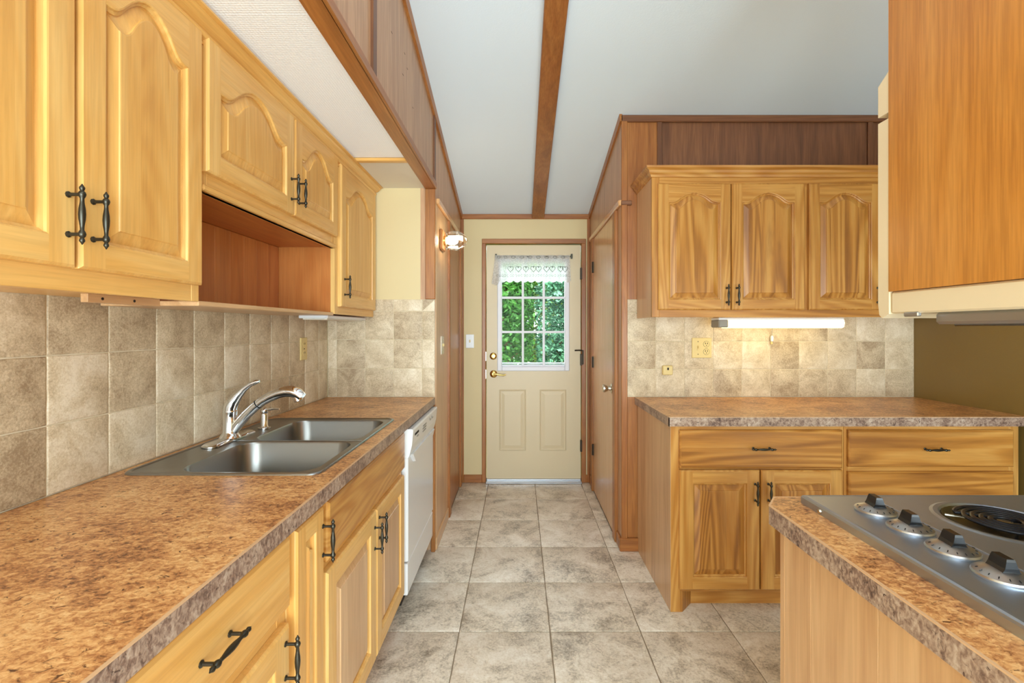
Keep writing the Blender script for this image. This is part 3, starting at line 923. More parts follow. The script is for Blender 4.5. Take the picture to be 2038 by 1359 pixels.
m = MB(); m.box(-1.007, -.990, 1.07, 1.286, 1.401, 1.4215, .001)
cl = m.build('cleat', pale['Y'], c2)
for y in (1.108, 1.20):
    m = MB(); m.lathe([(0, .0035), (.0008, .0035)], (-.990, y, 1.411), (1, 0, 0), 10); m.build('screw', M_black, cl)
c3 = thing('upper_cabinet', (-1.0, 2.51, ZU0), 'narrow honey wood upper cabinet with one arched door beside the cream wall', 'cabinet', group='left upper cabinets')
m = MB(); m.box(XL + .002, XF - .02, 2.223, 2.816, ZU0, ZU1, .001); m.build('body', [red['Z']], c3)
frame(c3, F, 2.223, 2.816, ZU0 - .004, ZU1, .045, [(ZU0 - .004, ZU0 + .05), (2.12, ZU1)], ald, 'Y')
door(c3, F, 2.262, 2.800, 1.448, 2.142, ald, aldp, 'Y', .085, .056, hnd=(2.300, 1.546))
# crown moulding
prof = [(-.022, 2.124), (.008, 2.124), (.009, 2.131), (.004, 2.133), (.004, 2.137), (.016, 2.142), (.020, 2.150), (.020, 2.154), (.015, 2.156), (.017, 2.160), (.030, 2.166), (.042, 2.176), (.046, 2.182), (.046, 2.185), (.058, 2.186), (.058, 2.1915), (-.022, 2.1915)]
m = MB(); m.loops([[(XF + a, y, b) for a, b in prof] for y in (.50, 2.815)], 0, True, True)
struct('trim_10', mb=m, mats=ald['Y'], label='stepped crown moulding along the top of the left upper cabinets')
ul = thing('under_cabinet_light', (-1.0, 2.55, 1.385), 'slim white unlit strip light under the far left upper cabinet', 'strip light')
m = MB(); m.box(-1.06, -.92, 2.24, 2.80, 1.390, 1.406, .003); m.build('housing', M_white, ul)
m = MB(); m.box(-1.05, -.93, 2.26, 2.78, 1.384, 1.391, .003); m.build('diffuser', M_soffit, ul)

# ------------------------------------------------------------------ left base cabinets
XB = -.540
F = LEFT(XB)
def base_body(root, x0, x1, y0, y1, mat, z0=.11, z1=ZC - .046):
    m = MB()
    t = .016
    m.box(x0, x1, y0, y0 + t, z0, z1); m.box(x0, x1, y1 - t, y1, z0, z1)
    m.box(x0, x1, y0 + t, y1 - t, z0, z0 + t); m.box(x0, x0 + t, y0 + t, y1 - t, z0 + t, z1)
    m.build('body', mat, root)
zt_ = ZC - .046
b1 = thing('base_cabinet', (-.84, .80, 0), 'honey wood base cabinet with a drawer over a door nearest the camera', 'cabinet', group='left base cabinets')
base_body(b1, XL + .01, XB - .02, .50, 1.078, ald['Z'])
frame(b1, F, .50, 1.078, .11, zt_, .04, [(.11, .145), (.665, .72), (.855, zt_)], ald, 'Y')
slab(b1, F, .522, 1.066, .706, .870, ald['Y'], hnd=(.800, .792))
door(b1, F, .522, 1.060, .135, .672, ald, aldp, 'Y', 0, .062, hnd=(1.038, .600))
m = MB(); m.box(XB - .075, XB - .06, .50, 1.078, 0, .11); m.build('toe_kick', trm['Y'], b1)
b2 = thing('base_cabinet', (-.84, 1.17, 0), 'narrow base cabinet with one slim full-height door left of the sink cabinet', 'cabinet', group='left base cabinets')
base_body(b2, XL + .01, XB - .02, 1.08, 1.256, ald['Z'])
frame(b2, F, 1.08, 1.256, .11, zt_, .018, [(.11, .145), (.855, zt_)], ald, 'Y')
door(b2, F, 1.092, 1.246, .135, .866, ald, ald, 'Y', 0, .045, hnd=(1.236, .778))
m = MB(); m.box(XB - .075, XB - .06, 1.08, 1.256, 0, .11); m.build('toe_kick', trm['Y'], b2)
b3 = thing('base_cabinet', (-.84, 1.70, 0), 'sink base cabinet with a long false drawer front over two doors', 'cabinet', group='left base cabinets')
base_body(b3, XL + .01, XB - .02, 1.258, 2.140, ald['Z'])
frame(b3, F, 1.258, 2.140, .11, zt_, .03, [(.11, .145), (.665, .72), (.855, zt_)], ald, 'Y', [(1.68, 1.73, .145, .665)])
slab(b3, F, 1.275, 2.128, .702, .868, hic['Y'], name='false_drawer_front')
door(b3, F, 1.268, 1.702, .135, .676, ald, pale, 'Y', 0, .060, hnd=(1.680, .585))
door(b3, F, 1.711, 2.120, .135, .676, ald, pale, 'Y', 0, .060, hnd=(1.735, .600))
m = MB(); m.box(XB - .075, XB - .06, 1.258, 2.14, 0, .11); m.build('toe_kick', trm['Y'], b3)

# left countertop with sink cut-out
SX0, SX1, SY0, SY1 = -1.128, -.562, 1.310, 2.130
ct = thing('countertop', (-.83, 1.55, ZC - .04), 'long brown speckled laminate countertop along the left wall holding the sink', 'countertop')
m = MB()
xf = HL_ - .003
m.box(XL, xf, .30, SY0 + .02, ZC - .040, ZC); m.box(XL, xf, SY1 - .02, YB - .0, ZC - .040, ZC)
m.box(XL, SX0 + .015, SY0 + .02, SY1 - .02, ZC - .040, ZC); m.box(SX1 - .015, xf, SY0 + .02, SY1 - .02, ZC - .040, ZC)
m.build('top', M_lam, ct)
m = MB(); m.box(xf - .001, xf + .003, .30, YB - .001, ZC - .044, ZC - .0022); m.build('edge_band', M_edge, ct)
m = MB(); m.box(xf - .0012, xf + .0034, .30, YB - .001, ZC - .0024, ZC + .0002); m.build('edge_seam', M_line, ct)

# ------------------------------------------------------------------ sink
def rrect(x0, x1, y0, y1, r, z, n=7):
    """rounded rectangle loop; r = 4 radii in order (x1,y1),(x0,y1),(x0,y0),(x1,y0)"""
    if not isinstance(r, (list, tuple)): r = [r] * 4
    pts = []
    for (cx, cy, a0, q) in ((x1, y1, 0, r[0]), (x0, y1, PI / 2, r[1]), (x0, y0, PI, r[2]), (x1, y0, 3 * PI / 2, r[3])):
        ox = cx - q if cx == x1 else cx + q
        oy = cy - q if cy == y1 else cy + q
        for i in range(n + 1):
            a = a0 + (PI / 2) * i / n
            pts.append((ox + q * math.cos(a), oy + q * math.sin(a), z))
    return pts
sk = thing('kitchen_sink', ((SX0 + SX1) / 2, (SY0 + SY1) / 2, ZC - .19), 'double-bowl stainless steel sink set into the left countertop', 'sink')
zr = ZC + .0065
ym = 1.712
m = MB()
bowls = [(SX0 + .135, SX1 - .036, SY0 + .036, ym - .016), (SX0 + .135, SX1 - .036, ym + .016, SY1 - .036)]
cells = [(SX0, SX1, SY0, ym, [.001, .001, .035, .035]), (SX0, SX1, ym, SY1, [.035, .035, .001, .001])]
for (bx0, bx1, by0, by1), (cx0, cx1, cy0, cy1, rr) in zip(bowls, cells):
    ins = lambda e: (cx0 + e, cx1 - e, cy0 + (e if cy0 == SY0 else 0), cy1 - (e if cy1 == SY1 else 0))
    L = []
    L.append(rrect(*ins(.012), rr, zr - .003))
    L.append(rrect(*ins(.016), rr, zr - .0045))
    L.append(rrect(bx0 - .010, bx1 + .010, by0 - .008, by1 + .008, .065, zr - .0045))
    L.append(rrect(bx0 - .003, bx1 + .003, by0 - .003, by1 + .003, .062, zr - .006))
    L.append(rrect(bx0, bx1, by0, by1, .060, zr - .012))
    L.append(rrect(bx0 + .010, bx1 - .010, by0 + .010, by1 - .010, .058, ZC - .140))
    L.append(rrect(bx0 + .018, bx1 - .018, by0 + .018, by1 - .018, .052, ZC - .163))
    L.append(rrect(bx0 + .040, bx1 - .040, by0 + .040, by1 - .040, .040, ZC - .176))
    L.append(rrect((bx0 + bx1) / 2 - .045, (bx0 + bx1) / 2 + .045, (by0 + by1) / 2 - .045, (by0 + by1) / 2 + .045, .0449, ZC - .180))
    m.loops(L, 0, False, True)
rim = [rrect(SX0 + e, SX1 - e, SY0 + e, SY1 - e, .035 + .0, z) for e, z in ((0, ZC + .0005), (.001, zr - .003), (.004, zr), (.009, zr), (.0125, zr - .003))]
m.loops(rim, 0)
m.build('basin', M_steel, sk, 40)
for (bx0, bx1, by0, by1) in bowls:
    m = MB(); m.lathe([(0, .044), (.002, .046), (.003, .042), (-.004, .034), (-.006, .010), (-.0055, .001)], ((bx0 + bx1) / 2, (by0 + by1) / 2, ZC - .1795), seg=24, cap=False); m.build('drain', M_chrome, sk, 40)

# ------------------------------------------------------------------ faucet
fx, fy, fz = -1.068, 1.724, zr - .003
fc = thing('faucet', (fx, fy, fz), 'chrome single-lever pull-out faucet behind the sink', 'faucet')
m = MB()
def oval(r, z, l): return [(fx + r * math.cos(a), fy + (l if math.sin(a) > 0 else -l) * (abs(math.sin(a)) > 1e-6) + r * math.sin(a), z) for a in [2 * PI * (k + .5) / 24 for k in range(24)]]
m.loops([oval(.030, fz, .105), oval(.030, fz + .004, .105), oval(.024, fz + .010, .100), oval(.006, fz + .0115, .09)], 0, True, True)
m.build('base_plate', M_chrome, fc, 40)
m = MB(); m.lathe([(.008, .036), (.014, .034), (.022, .028), (.026, .0255), (.030, .0240), (.085, .0235), (.100, .0235), (.102, .0245), (.106, .0245), (.109, .0235)], (fx, fy, fz), seg=24); m.build('body', M_chrome, fc, 40)
m = MB()
pth = [(.012, .035), (.030, .058), (.060, .092), (.090, .120), (.120, .143), (.150, .160), (.180, .172), (.205, .178), (.230, .178), (.250, .170), (.266, .156)]
m.tube([(fx + a, fy, fz + b) for a, b in pth], [.0185, .0185, .0180, .0175, .0172, .0185, .0195, .0205, .0215, .021, .018], 16)
m.build('spout', M_chrome, fc, 50)
m = MB(); m.tube([(fx + .1015, fy, fz + .1295), (fx + .1045, fy, fz + .1318)], .0181, 16); m.build('spout_seam', M_black, fc)
m = MB(); m.lathe([(0, .0175), (.016, .0165), (.018, .012), (.0165, .001)], (fx + .247, fy, fz + .158), (.35, 0, -1), 16); m.build('spray_head', M_chrome, fc, 40)
m = MB(); m.tube([(fx, fy, fz + .107), (fx + .002, fy, fz + .122), (fx + .012, fy, fz + .142), (fx + .030, fy, fz + .165), (fx + .052, fy, fz + .188), (fx + .076, fy, fz + .205), (fx + .098, fy, fz + .214), (fx + .108, fy, fz + .215)], [.0235, .0235, .021, .016, .0115, .0095, .0085, .005], 14); m.build('lever', M_chrome, fc, 50)
sx, sy = -1.048, 1.918
sd = thing('soap_dispenser', (sx, sy, fz), 'small chrome soap dispenser beside the faucet', 'soap dispenser')
m = MB(); m.lathe([(0, .024), (.004, .024), (.006, .016), (.010, .014), (.055, .014), (.062, .012)], (sx, sy, fz), seg=16); m.build('body', M_chrome, sd, 40)
m = MB(); m.lathe([(.060, .010), (.066, .015), (.076, .015), (.084, .009), (.086, .001)], (sx, sy, fz), seg=16); m.tube([(sx, sy, fz + .074), (sx + .035, sy, fz + .080), (sx + .062, sy, fz + .080)], [.006, .005, .0035], 8); m.build('pump', M_chrome, sd, 40)

# ------------------------------------------------------------------ dishwasher
dw = thing('dishwasher', (-.80, 2.45, 0), 'white built-in dishwasher at the end of the left counter', 'dishwasher')
y0, y1 = 2.150, 2.778
m = MB(); m.box(-1.10, -.545, y0 + .004, y1 - .004, .06, .872); m.build('body', M_dark, dw)
m = MB(); m.box(-.545, -.512, y0, y1, .262, .745, .005); m.build('door', M_white, dw)
m = MB()
P_ = [(-.545, .748), (-.512, .742), (-.506, .752), (-.494, .800), (-.488, .868), (-.492, .876), (-.545, .876)]
m.loops([[(a, y, b) for a, b in P_] for y in (y0, y0 + .003)][:1] + [[(a, y, b) for a, b in P_] for y in (y1,)], 0, True, True)
cp = m.build('control_panel', M_white, dw)
m = MB(); m.loops([[(-.5095 + e, y0 + .10 + q, .700 + .0), (-.506 + e, y0 + .03 + q, .752), (-.506 + e, y1 - .03 - q, .752), (-.5095 + e, y1 - .10 - q, .700)] for e, q in ((-.02, 0), (.004, 0), (.010, .008))], 0, True, True); m.build('handle_pull', M_white, dw)
for k, (y, z, dy, dz) in enumerate([(2.235, .842, .040, .010), (2.262, .822, .020, .006), (2.40, .842, .022, .006), (2.40, .828, .022, .006), (2.40, .814, .022, .006), (2.44, .842, .022, .006), (2.44, .828, .022, .006), (2.44, .814, .022, .006), (2.55, .848, .006, .012), (2.58, .838, .018, .006), (2.61, .848, .006, .012), (2.64, .838, .018, .006)]):
    x = -.494 + (z - .800) * .006 / .068
    m = MB(); m.box(x - .002, x + .0022, y - dy, y + dy, z - dz / 2, z + dz / 2, .0006); m.build('button', M_grey if k > 0 else M_dark, cp)
m = MB(); m.box(-.545, -.514, y0, y1, .108, .254, .004); m.build('kick_plate', M_white, dw)
m = MB(); m.box(-.60, -.585, y0, y1, 0, .11); m.build('toe_recess', M_dark, dw)
# outlet on left tiles
ol = thing('outlet', (XL, 2.50, 1.17), 'ivory double outlet on the left backsplash behind the faucet', 'outlet')
m = MB(); m.box(XL - .002, XL + .006, 2.465, 2.537, 1.172, 1.292, .002); pl = m.build('plate', M_ivory, ol)
for z in (1.208, 1.256):
    m = MB(); m.lathe([(0, .017), (.002, .017)], (XL + .0055, 2.501, z), (1, 0, 0), 16); rc = m.build('receptacle', M_ivory, pl)
    for dy in (-.006, .006):
        m = MB(); m.box(XL + .007, XL + .0082, 2.501 + dy - .0014, 2.501 + dy + .0014, z - .001, z + .009)
        m.build('slot', M_dark, pl)
m = MB(); m.box(XL + .0055, XL + .0075, 2.498, 2.504, 1.229, 1.235); m.build('screw', M_dark, pl)

# ------------------------------------------------------------------ right upper cabinet
YU = 2.50
F = BACK(YU)
ru = thing('upper_cabinet', (1.55, 2.66, 1.40), 'knotty hickory upper cabinet with arched doors on the right back wall', 'cabinet')
UX0, UX1 = .712, 2.375
m = MB(); m.box(UX0, UX0 + .018, YU + .02, YB - .004, 1.402, 2.165, .001); m.box(UX1 - .018, UX1, YU + .02, YB - .004, 1.402, 2.165)
m.box(UX0 + .018, UX1 - .018, YU + .02, YB - .004, 1.420, 1.434); m.box(UX0 + .018, UX1 - .018, YU + .02, YB - .004, 2.140, 2.155); m.box(UX0 + .018, UX1 - .018, YB - .012, YB - .005, 1.43, 2.145)
m.build('body', pale['Z'], ru)
frame(ru, F, UX0, UX1, 1.402, 2.165, .040, [(1.402, 1.452), (2.10, 2.165)], hic, 'X', [(1.512, 1.55, 1.452, 2.10), (1.10, 1.16, 1.452, 2.10), (1.91, 1.96, 1.452, 2.10)])
for k, (a, b, h) in enumerate(((.742, 1.128, 1.104), (1.134, 1.522, 1.158), (1.545, 1.931, 1.907), (1.938, 2.345, 1.962))):
    door(ru, F, a, b, 1.440, 2.114, hic, hicp, 'X', .050, .054, hnd=(h, 1.518), top=.050)
def cr(off, z): return [(UX0 - off, YB - .004, z), (UX0 - off, YU - off, z), (UX1, YU - off, z)]
m = MB()
cp_ = [(0, 2.150), (.006, 2.152), (.009, 2.163), (.018, 2.172), (.022, 2.184), (.036, 2.194), (.038, 2.204), (0, 2.204)]
vs_ = []
for o_, z in cp_: vs_ += cr(o_, z)
n_ = len(cp_)
m.add(vs_, [(i * 3 + j, i * 3 + j + 1, ((i + 1) % n_) * 3 + j + 1, ((i + 1) % n_) * 3 + j) for i in range(n_) for j in range(2)] + [tuple(i * 3 for i in range(n_)), tuple(i * 3 + 2 for i in range(n_))])
m.build('crown', hic['X'], ru)

# under cabinet fluorescent
uc = thing('under_cabinet_light', (1.44, 2.62, 1.345), 'lit fluorescent strip light under the right upper cabinet', 'strip light')
m = MB(); m.box(1.105, 1.800, 2.58, 2.685, 1.388, 1.402, .003); m.build('housing', M_white, uc)
m = MB(); m.box(1.105, 1.160, 2.578, 2.687, 1.346, 1.390, .006); m.build('end_cap', M_grey, uc)
m = MB(); m.loops([[(x, y, z) for y, z in ((2.582, 1.389), (2.576, 1.372), (2.582, 1.350), (2.600, 1.343), (2.665, 1.343), (2.684, 1.350), (2.686, 1.389))] for x in (1.160, 1.800)], 0, True, True); m.build('diffuser', M_tube, uc)
hk = thing('cord_pull', (1.522, YB, 1.25), 'small white pull cord hanging under the lit strip light', 'pull cord')
m = MB(); m.tube([(1.522, 2.800, 1.345), (1.522, 2.806, 1.32), (1.522, 2.806, 1.298)], .0012, 6); m.build('cord', M_grey, hk)
m = MB(); m.lathe([(0, .004), (.004, .009), (.026, .010), (.036, .006), (.038, .002)], (1.522, 2.806, 1.262), seg=10); m.build('cleat', M_white, hk, 40)
m = MB(); m.box(1.514, 1.526, 2.802, 2.812, 1.246, 1.262, .002); m.build('toggle', M_ivory, hk)

# outlet / switch plate and phone jack
op = thing('switch_outlet_plate', (1.103, YB, 1.165), 'square ivory plate with a switch and double outlet on right backsplash', 'outlet')
m = MB(); m.box(1.044, 1.162, YB - .007, YB + .001, 1.164, 1.284, .002); pl = m.build('plate', M_ivory, op)
m = MB(); m.box(1.074, 1.086, YB - .010, YB - .006, 1.210, 1.238, .001); m.box(1.077, 1.083, YB - .020, YB - .008, 1.222, 1.236, .001); m.build('toggle', M_ivory, pl)
for z in (1.247, 1.201):
    m = MB(); m.lathe([(0, .0175), (.002, .0175)], (1.130, YB - .0065, z), (0, -1, 0), 16); m.build('receptacle', M_ivory, pl)
    m = MB(); m.lathe([(-.0004, .0190), (.0006, .0190)], (1.130, YB - .0068, z), (0, -1, 0), 16); m.build('receptacle_ring', M_hinge, pl)
    for dx in (-.006, .006):
        m = MB(); m.box(1.130 + dx - .0016, 1.130 + dx + .0016, YB - .0096, YB - .008, z, z + .009); m.build('slot', M_dark, pl)
    m = MB(); m.box(1.128, 1.132, YB - .0096, YB - .008, z - .010, z - .005); m.build('slot', M_dark, pl)
for z in (1.186, 1.262):
    m = MB(); m.lathe([(0, .0028), (.001, .0028)], (1.080, YB - .0068, z), (0, -1, 0), 8); m.build('screw', M_hinge, pl)
pj = thing('phone_jack', (.893, YB, 1.06), 'small square ivory phone jack box on right backsplash', 'phone jack')
m = MB(); m.box(.863, .923, YB - .024, YB + .001, 1.062, 1.118, .004); bxx = m.build('box', M_ivory, pj)
m = MB(); m.box(.889, .899, YB - .0248, YB - .023, 1.092, 1.106); m.build('socket', M_dark, bxx)

# ------------------------------------------------------------------ right base cabinets
YBF = 2.205
F = BACK(YBF)
RX0, RXM, RX1 = .716, 1.534, 2.362
rb = thing('base_cabinet', (1.12, 2.5, 0), 'hickory base cabinet with one wide drawer over two doors by the hall', 'cabinet', group='right base cabinets')
m = MB()
m.box(RX0, RX0 + .018, YBF + .0, YB - .006, 0, zt_, .001)
m.build('side_panel', pale['Z'], rb)
m = MB(); m.box(RXM - .016, RXM, YBF + .02, YB - .006, .11, zt_); m.box(RX0 + .018, RXM - .016, YBF + .02, YB - .006, .11, .126); m.box(RX0 + .018, RXM - .016, YB - .02, YB - .006, .126, zt_)
m.build('body', hic['Z'], rb)
m = MB()
fbox(m, F, RX0 + .001, RX0 + .046, 0, zt_, -.02, .0005, .0015, 0); fbox(m, F, RXM - .02, RXM - .0005, .098, zt_, -.02, 0, .001, 0)
for (a, b) in ((.098, .14), (.66, .70), (.850, zt_)): fbox(m, F, RX0 + .046, RXM - .02, a, b, -.0198, -.0004, .001, 1)
fbox(m, F, 1.11, 1.155, .14, .66, -.0199, -.0002, 0, 0)
m.build('face_frame', [hic['Z'], hic['X']], rb)
slab(rb, F, .754, 1.520, .684, .864, hicp['X'], hnd=(1.135, .780))
door(rb, F, .754, 1.130, .114, .676, hic, hicp, 'X', 0, .060, hnd=(1.106, .574))
door(rb, F, 1.136, 1.520, .114, .676, hic, hicp, 'X', 0, .060, hnd=(1.168, .574))
m = MB(); m.prism([(RX0 + .046, YBF + .002), (RX0 + .058, YBF + .002), (.850, YBF + .085), (RX0 + .046, YBF + .085)], lambda a, b, h: (a, b, h), 0, .098); m.build('corner_block', hic['Z'], rb)
m = MB(); m.box(RX0 + .046, RXM, YBF + .072, YBF + .086, 0, .110); m.build('toe_kick', hic['X'], rb)
rd = thing('base_cabinet', (1.95, 2.5, 0), 'hickory base cabinet with stacked drawers behind the cooktop', 'cabinet', group='right base cabinets')
m = MB(); m.box(RXM + .001, RXM + .016, YBF + .02, YB - .006, .11, zt_); m.box(RX1 - .016, RX1, YBF + .02, YB - .006, .11, zt_); m.box(RXM + .016, RX1 - .016, YBF + .02, YB - .006, .11, .126); m.box(RXM + .016, RX1 - .016, YB - .02, YB - .006, .126, zt_)
m.build('body', hic['Z'], rd)
m = MB()
fbox(m, F, RXM + .0005, RXM + .02, .098, zt_, -.02, 0, .001, 0); fbox(m, F, RX1 - .046, RX1, .098, zt_, -.02, 0, .001, 0)
for (a, b) in ((.098, .14), (.38, .42), (.655, .70), (.850, zt_)): fbox(m, F, RXM + .02, RX1 - .046, a, b, -.0198, -.0004, .001, 1)
m.build('face_frame', [hic['Z'], hic['X']], rd)
for (a, b) in ((.690, .864), (.400, .668), (.116, .384)):
    slab(rd, F, 1.548, 2.324, a, b, hicp['X'], hnd=(1.940, (a + b) / 2 + (.0 if b > .8 else .0)))
m = MB(); m.box(RXM, RX1, YBF + .072, YBF + .086, 0, .110); m.build('toe_kick', hic['X'], rd)
ct = thing('countertop', (1.54, 2.5, ZC - .04), 'brown speckled laminate countertop on the right under the lit strip light', 'countertop')
CX0, CY0 = .700, 2.180
m = MB(); m.box(CX0 + .003, XR - .001, CY0 + .003, YB - .0, ZC - .040, ZC); m.build('top', M_lam, ct)
m = MB(); m.box(CX0, XR - .001, CY0, CY0 + .004, ZC - .044, ZC - .0022); m.box(CX0, CX0 + .004, CY0, YB, ZC - .044, ZC - .0022); m.build('edge_band', M_edge, ct)
m = MB(); m.box(CX0 - .0004, XR - .001, CY0 - .0004, CY0 + .004, ZC - .0024, ZC + .0002); m.box(CX0 - .0004, CX0 + .004, CY0, YB, ZC - .0024, ZC + .0002); m.build('edge_seam', M_line, ct)

# ------------------------------------------------------------------ peninsula with cooktop
pn = thing('base_cabinet', (.95, .62, 0), 'pale wood peninsula cabinet under the cooktop at lower right', 'cabinet')
m = MB(); m.box(.634, 1.285, .16, 1.095, .0, ZC - .046); m.build('body', pale['Z'], pn)
for k, (a, b) in enumerate(((1.082, 1.100), (.985, 1.0815), (.80, .9845), (.60, .7995), (.38, .5995), (.16, .3795))):
    m = MB(); m.box(.616, .634, a, b, 0, ZC - .046, .0008); m.build('side_board', pale['Z'], pn)
ct = thing('countertop', (.95, .64, ZC - .04), 'brown speckled laminate countertop with clipped corner on the peninsula', 'countertop')
PX0, PY1 = .585, 1.147
poly = [(PX0 + .003, .13), (1.315, .13), (1.315, PY1 - .003), (PX0 + .042, PY1 - .003), (PX0 + .003, PY1 - .054)]
m = MB(); m.prism(poly, lambda a, b, h: (a, b, h), ZC - .040, ZC); m.build('top', M_lam, ct)
def strip(z0, z1, o, t):
    out = [(PX0 - o, .13), (PX0 - o, PY1 - .055), (PX0 + .041 - o, PY1 + o), (1.315, PY1 + o)]
    inn = [(PX0 + t, .13), (PX0 + t, PY1 - .0565), (PX0 + .0425, PY1 - t), (1.315, PY1 - t)]
    m = MB()
    m.loops([[(x, y, z0) for x, y in out], [(x, y, z1) for x, y in out], [(x, y, z1) for x, y in inn], [(x, y, z0) for x, y in inn], [(x, y, z0) for x, y in out]], closed=False)
    return m
strip(ZC - .044, ZC - .0022, 0, .004).build('edge_band', M_edge, ct)
strip(ZC - .0024, ZC + .0002, .0004, .004).build('edge_seam', M_line, ct)

ck = thing('cooktop', (.94, .72, ZC), 'stainless steel electric cooktop set in the peninsula countertop', 'cooktop')
KX0, KX1, KY0, KY1 = .668, 1.205, .335, 1.105
zk = ZC + .020
m = MB()
burn = [(.985, .945, .098), (.985, .560, .098)]
cell = [(KX0 + .16, KX1, .74, KY1), (KX0 + .16, KX1, KY0, .74)]
# top plate: left control strip plus two burner cells
ri = .012
m.add([(KX0 + ri, KY0 + ri, zk), (KX0 + .16, KY0 + ri, zk), (KX0 + .16, KY1 - ri, zk), (KX0 + ri, KY1 - ri, zk)], [(0, 1, 2, 3)])
for (cx, cy, r), (x0, x1, y0, y1) in zip(burn, cell):
    x1 -= ri; y0 = y0 + (ri if y0 == KY0 else 0); y1 = y1 - (ri if y1 == KY1 else 0)
    N = 40
    inner, outer = [], []
    for k in range(N):
        a = 2 * PI * k / N + PI / 4
        dx, dy = math.cos(a), math.sin(a)
        t = min((x1 - cx) / dx if dx > 1e-9 else ((x0 - cx) / dx if dx < -1e-9 else 9), (y1 - cy) / dy if dy > 1e-9 else ((y0 - cy) / dy if dy < -1e-9 else 9))
        outer.append((cx + dx * t, cy + dy * t, zk)); inner.append((dx, dy))
    for kx in (x0, x1):
        for ky in (y0, y1):
            i = min(range(N), key=lambda q: (outer[q][0] - kx) ** 2 + (outer[q][1] - ky) ** 2)
            outer[i] = (kx, ky, zk)
    ring = lambda rr, z: [(cx + dx * rr, cy + dy * rr, z) for dx, dy in inner]
    m.loops([outer, ring(r + .018, zk), ring(r + .012, zk + .002), ring(r + .004, zk + .0015), ring(r, zk - .003)], 0)
R2 = lambda e, z: [(KX0 + e, KY0 + e, z), (KX1 - e, KY0 + e, z), (KX1 - e, KY1 - e, z), (KX0 + e, KY1 - e, z)]
m.loops([R2(ri, zk), R2(.006, zk + .0008), R2(.002, zk - .001), R2(0, zk - .005), R2(0, ZC)], 0)
m.build('top_plate', M_steelc, ck)
m = MB(); m.tube([(KX0 + .150, KY0 + .02, zk + .0004), (KX0 + .150, KY1 - .02, zk + .0004)], .0012, 6); m.build('crease', M_steelc, ck)
for y in (1.035, .455):
    m = MB(); m.lathe([(0, .0055), (.004, .0045), (.005, .001)], (KX0, y, ZC + .008), (-1, 0, 0), 10); m.build('screw', M_nickel, ck, 40)
for (cx, cy, r) in burn:
    m = MB(); m.lathe([(0, r), (-.006, r - .004), (-.014, r - .03), (-.016, .03), (-.0165, .001)], (cx, cy, zk - .002), seg=36, cap=False); pan = m.build('drip_pan', M_pan, ck, 50)
    m = MB()
    pts = []
    turns = 4.4
    for k in range(int(turns * 30) + 1):
        a = 2 * PI * k / 30
        rr = .016 + (r - .022 - .016) * (k / (turns * 30))
        pts.append((cx + rr * math.cos(a), cy + rr * math.sin(a), zk + .004))
    pts += [(cx + (r - .014), cy - .02, zk - .001), (cx + r - .008, cy - .02, zk - .008)]
    m.tube(pts, .0046, 7, flat=.75)
    cb_ = m.build('burner_coil', M_coil, ck, 60)
    m = MB()
    for q in range(3):
        a = q * 2 * PI / 3 + .5
        m.tube([(cx, cy, zk - .002), (cx + (r - .006) * math.cos(a), cy + (r - .006) * math.sin(a), zk - .002)], .002, 5)
    m.lathe([(-.004, .012), (.002, .012)], (cx, cy, zk + .001), seg=14)
    m.build('coil_support', M_nickel, cb_)
for k, y in enumerate((1.002, .913, .824, .738)):
    x = .766
    m = MB(); m.lathe([(0, .0375), (.003, .0385), (.006, .037), (.011, .026), (.014, .019), (.0145, .001)], (x, y, zk), seg=28); kn = m.build('control_knob', M_alu, ck, 35)
    m = MB()
    m.loops([[(x + a * .8, y + b, zk + h) for a, b in ((-.020 * s1, -.0085 * s2), (.020 * s1, -.0085 * s2), (.020 * s1, .0085 * s2), (-.020 * s1, .0085 * s2))] for h, s1, s2 in ((.012, 1.0, 1.6), (.020, 1.0, 1.1), (.030, .92, .8), (.034, .85, .65))], 0, True, True)
    g = m.build('grip', M_black, kn)
    g.rotation_euler = (0, 0, math.radians(82))
    m = MB()
    for q in range(11):
        a = math.radians(150 + q * 22)
        ca, sa = math.cos(a), math.sin(a)
        p0 = Vector((x + .0295 * ca, y + .0295 * sa, zk + .0098)); p1 = Vector((x + (.0335 if q % 2 else .0325) * ca, y + .0335 * sa, zk + .0082))
        m.tube([p0, p1], .0007, 4)
    m.build('dial_markings', M_black, kn, kind='stuff')

# ------------------------------------------------------------------ hood cabinet and range hood over the peninsula
hc = thing('hood_cabinet', (1.11, .62, 1.43), 'large oak veneer cabinet side hanging over the cooktop at upper right', 'cabinet')
HX0, HY1 = .900, 1.136
m = MB(); yz_poly(m, HX0, HX0 + .016, [(.10, 1.43), (HY1, 1.43), (HY1, ceil_z(HY1)), (.10, ceil_z(.10))]); m.build('side_panel', oak['Z'], hc)
m = MB(); yz_poly(m, HX0 + .016, 1.325, [(.10, 1.985), (HY1 - .012, 1.985), (HY1 - .012, ceil_z(HY1 - .012)), (.10, ceil_z(.10))]); m.build('body', oak['X'], hc)
m = MB(); m.box(1.308, 1.325, .10, HY1 - .012, 1.43, 1.985); m.box(HX0 + .016, 1.308, .10, .118, 1.43, 1.985); m.build('back_panel', oak['Z'], hc)
rh = thing('range_hood', (1.1, .65, 1.345), 'cream enamel range hood showing below and behind the oak cabinet side', 'range hood')
m = MB(); m.box(HX0 + .004, 1.304, .125, HY1 - .002, 1.376, 1.429, .004); m.box(HX0 + .018, 1.304, .125, HY1 - .002, 1.429, 1.98); m.build('body', M_almond, rh)
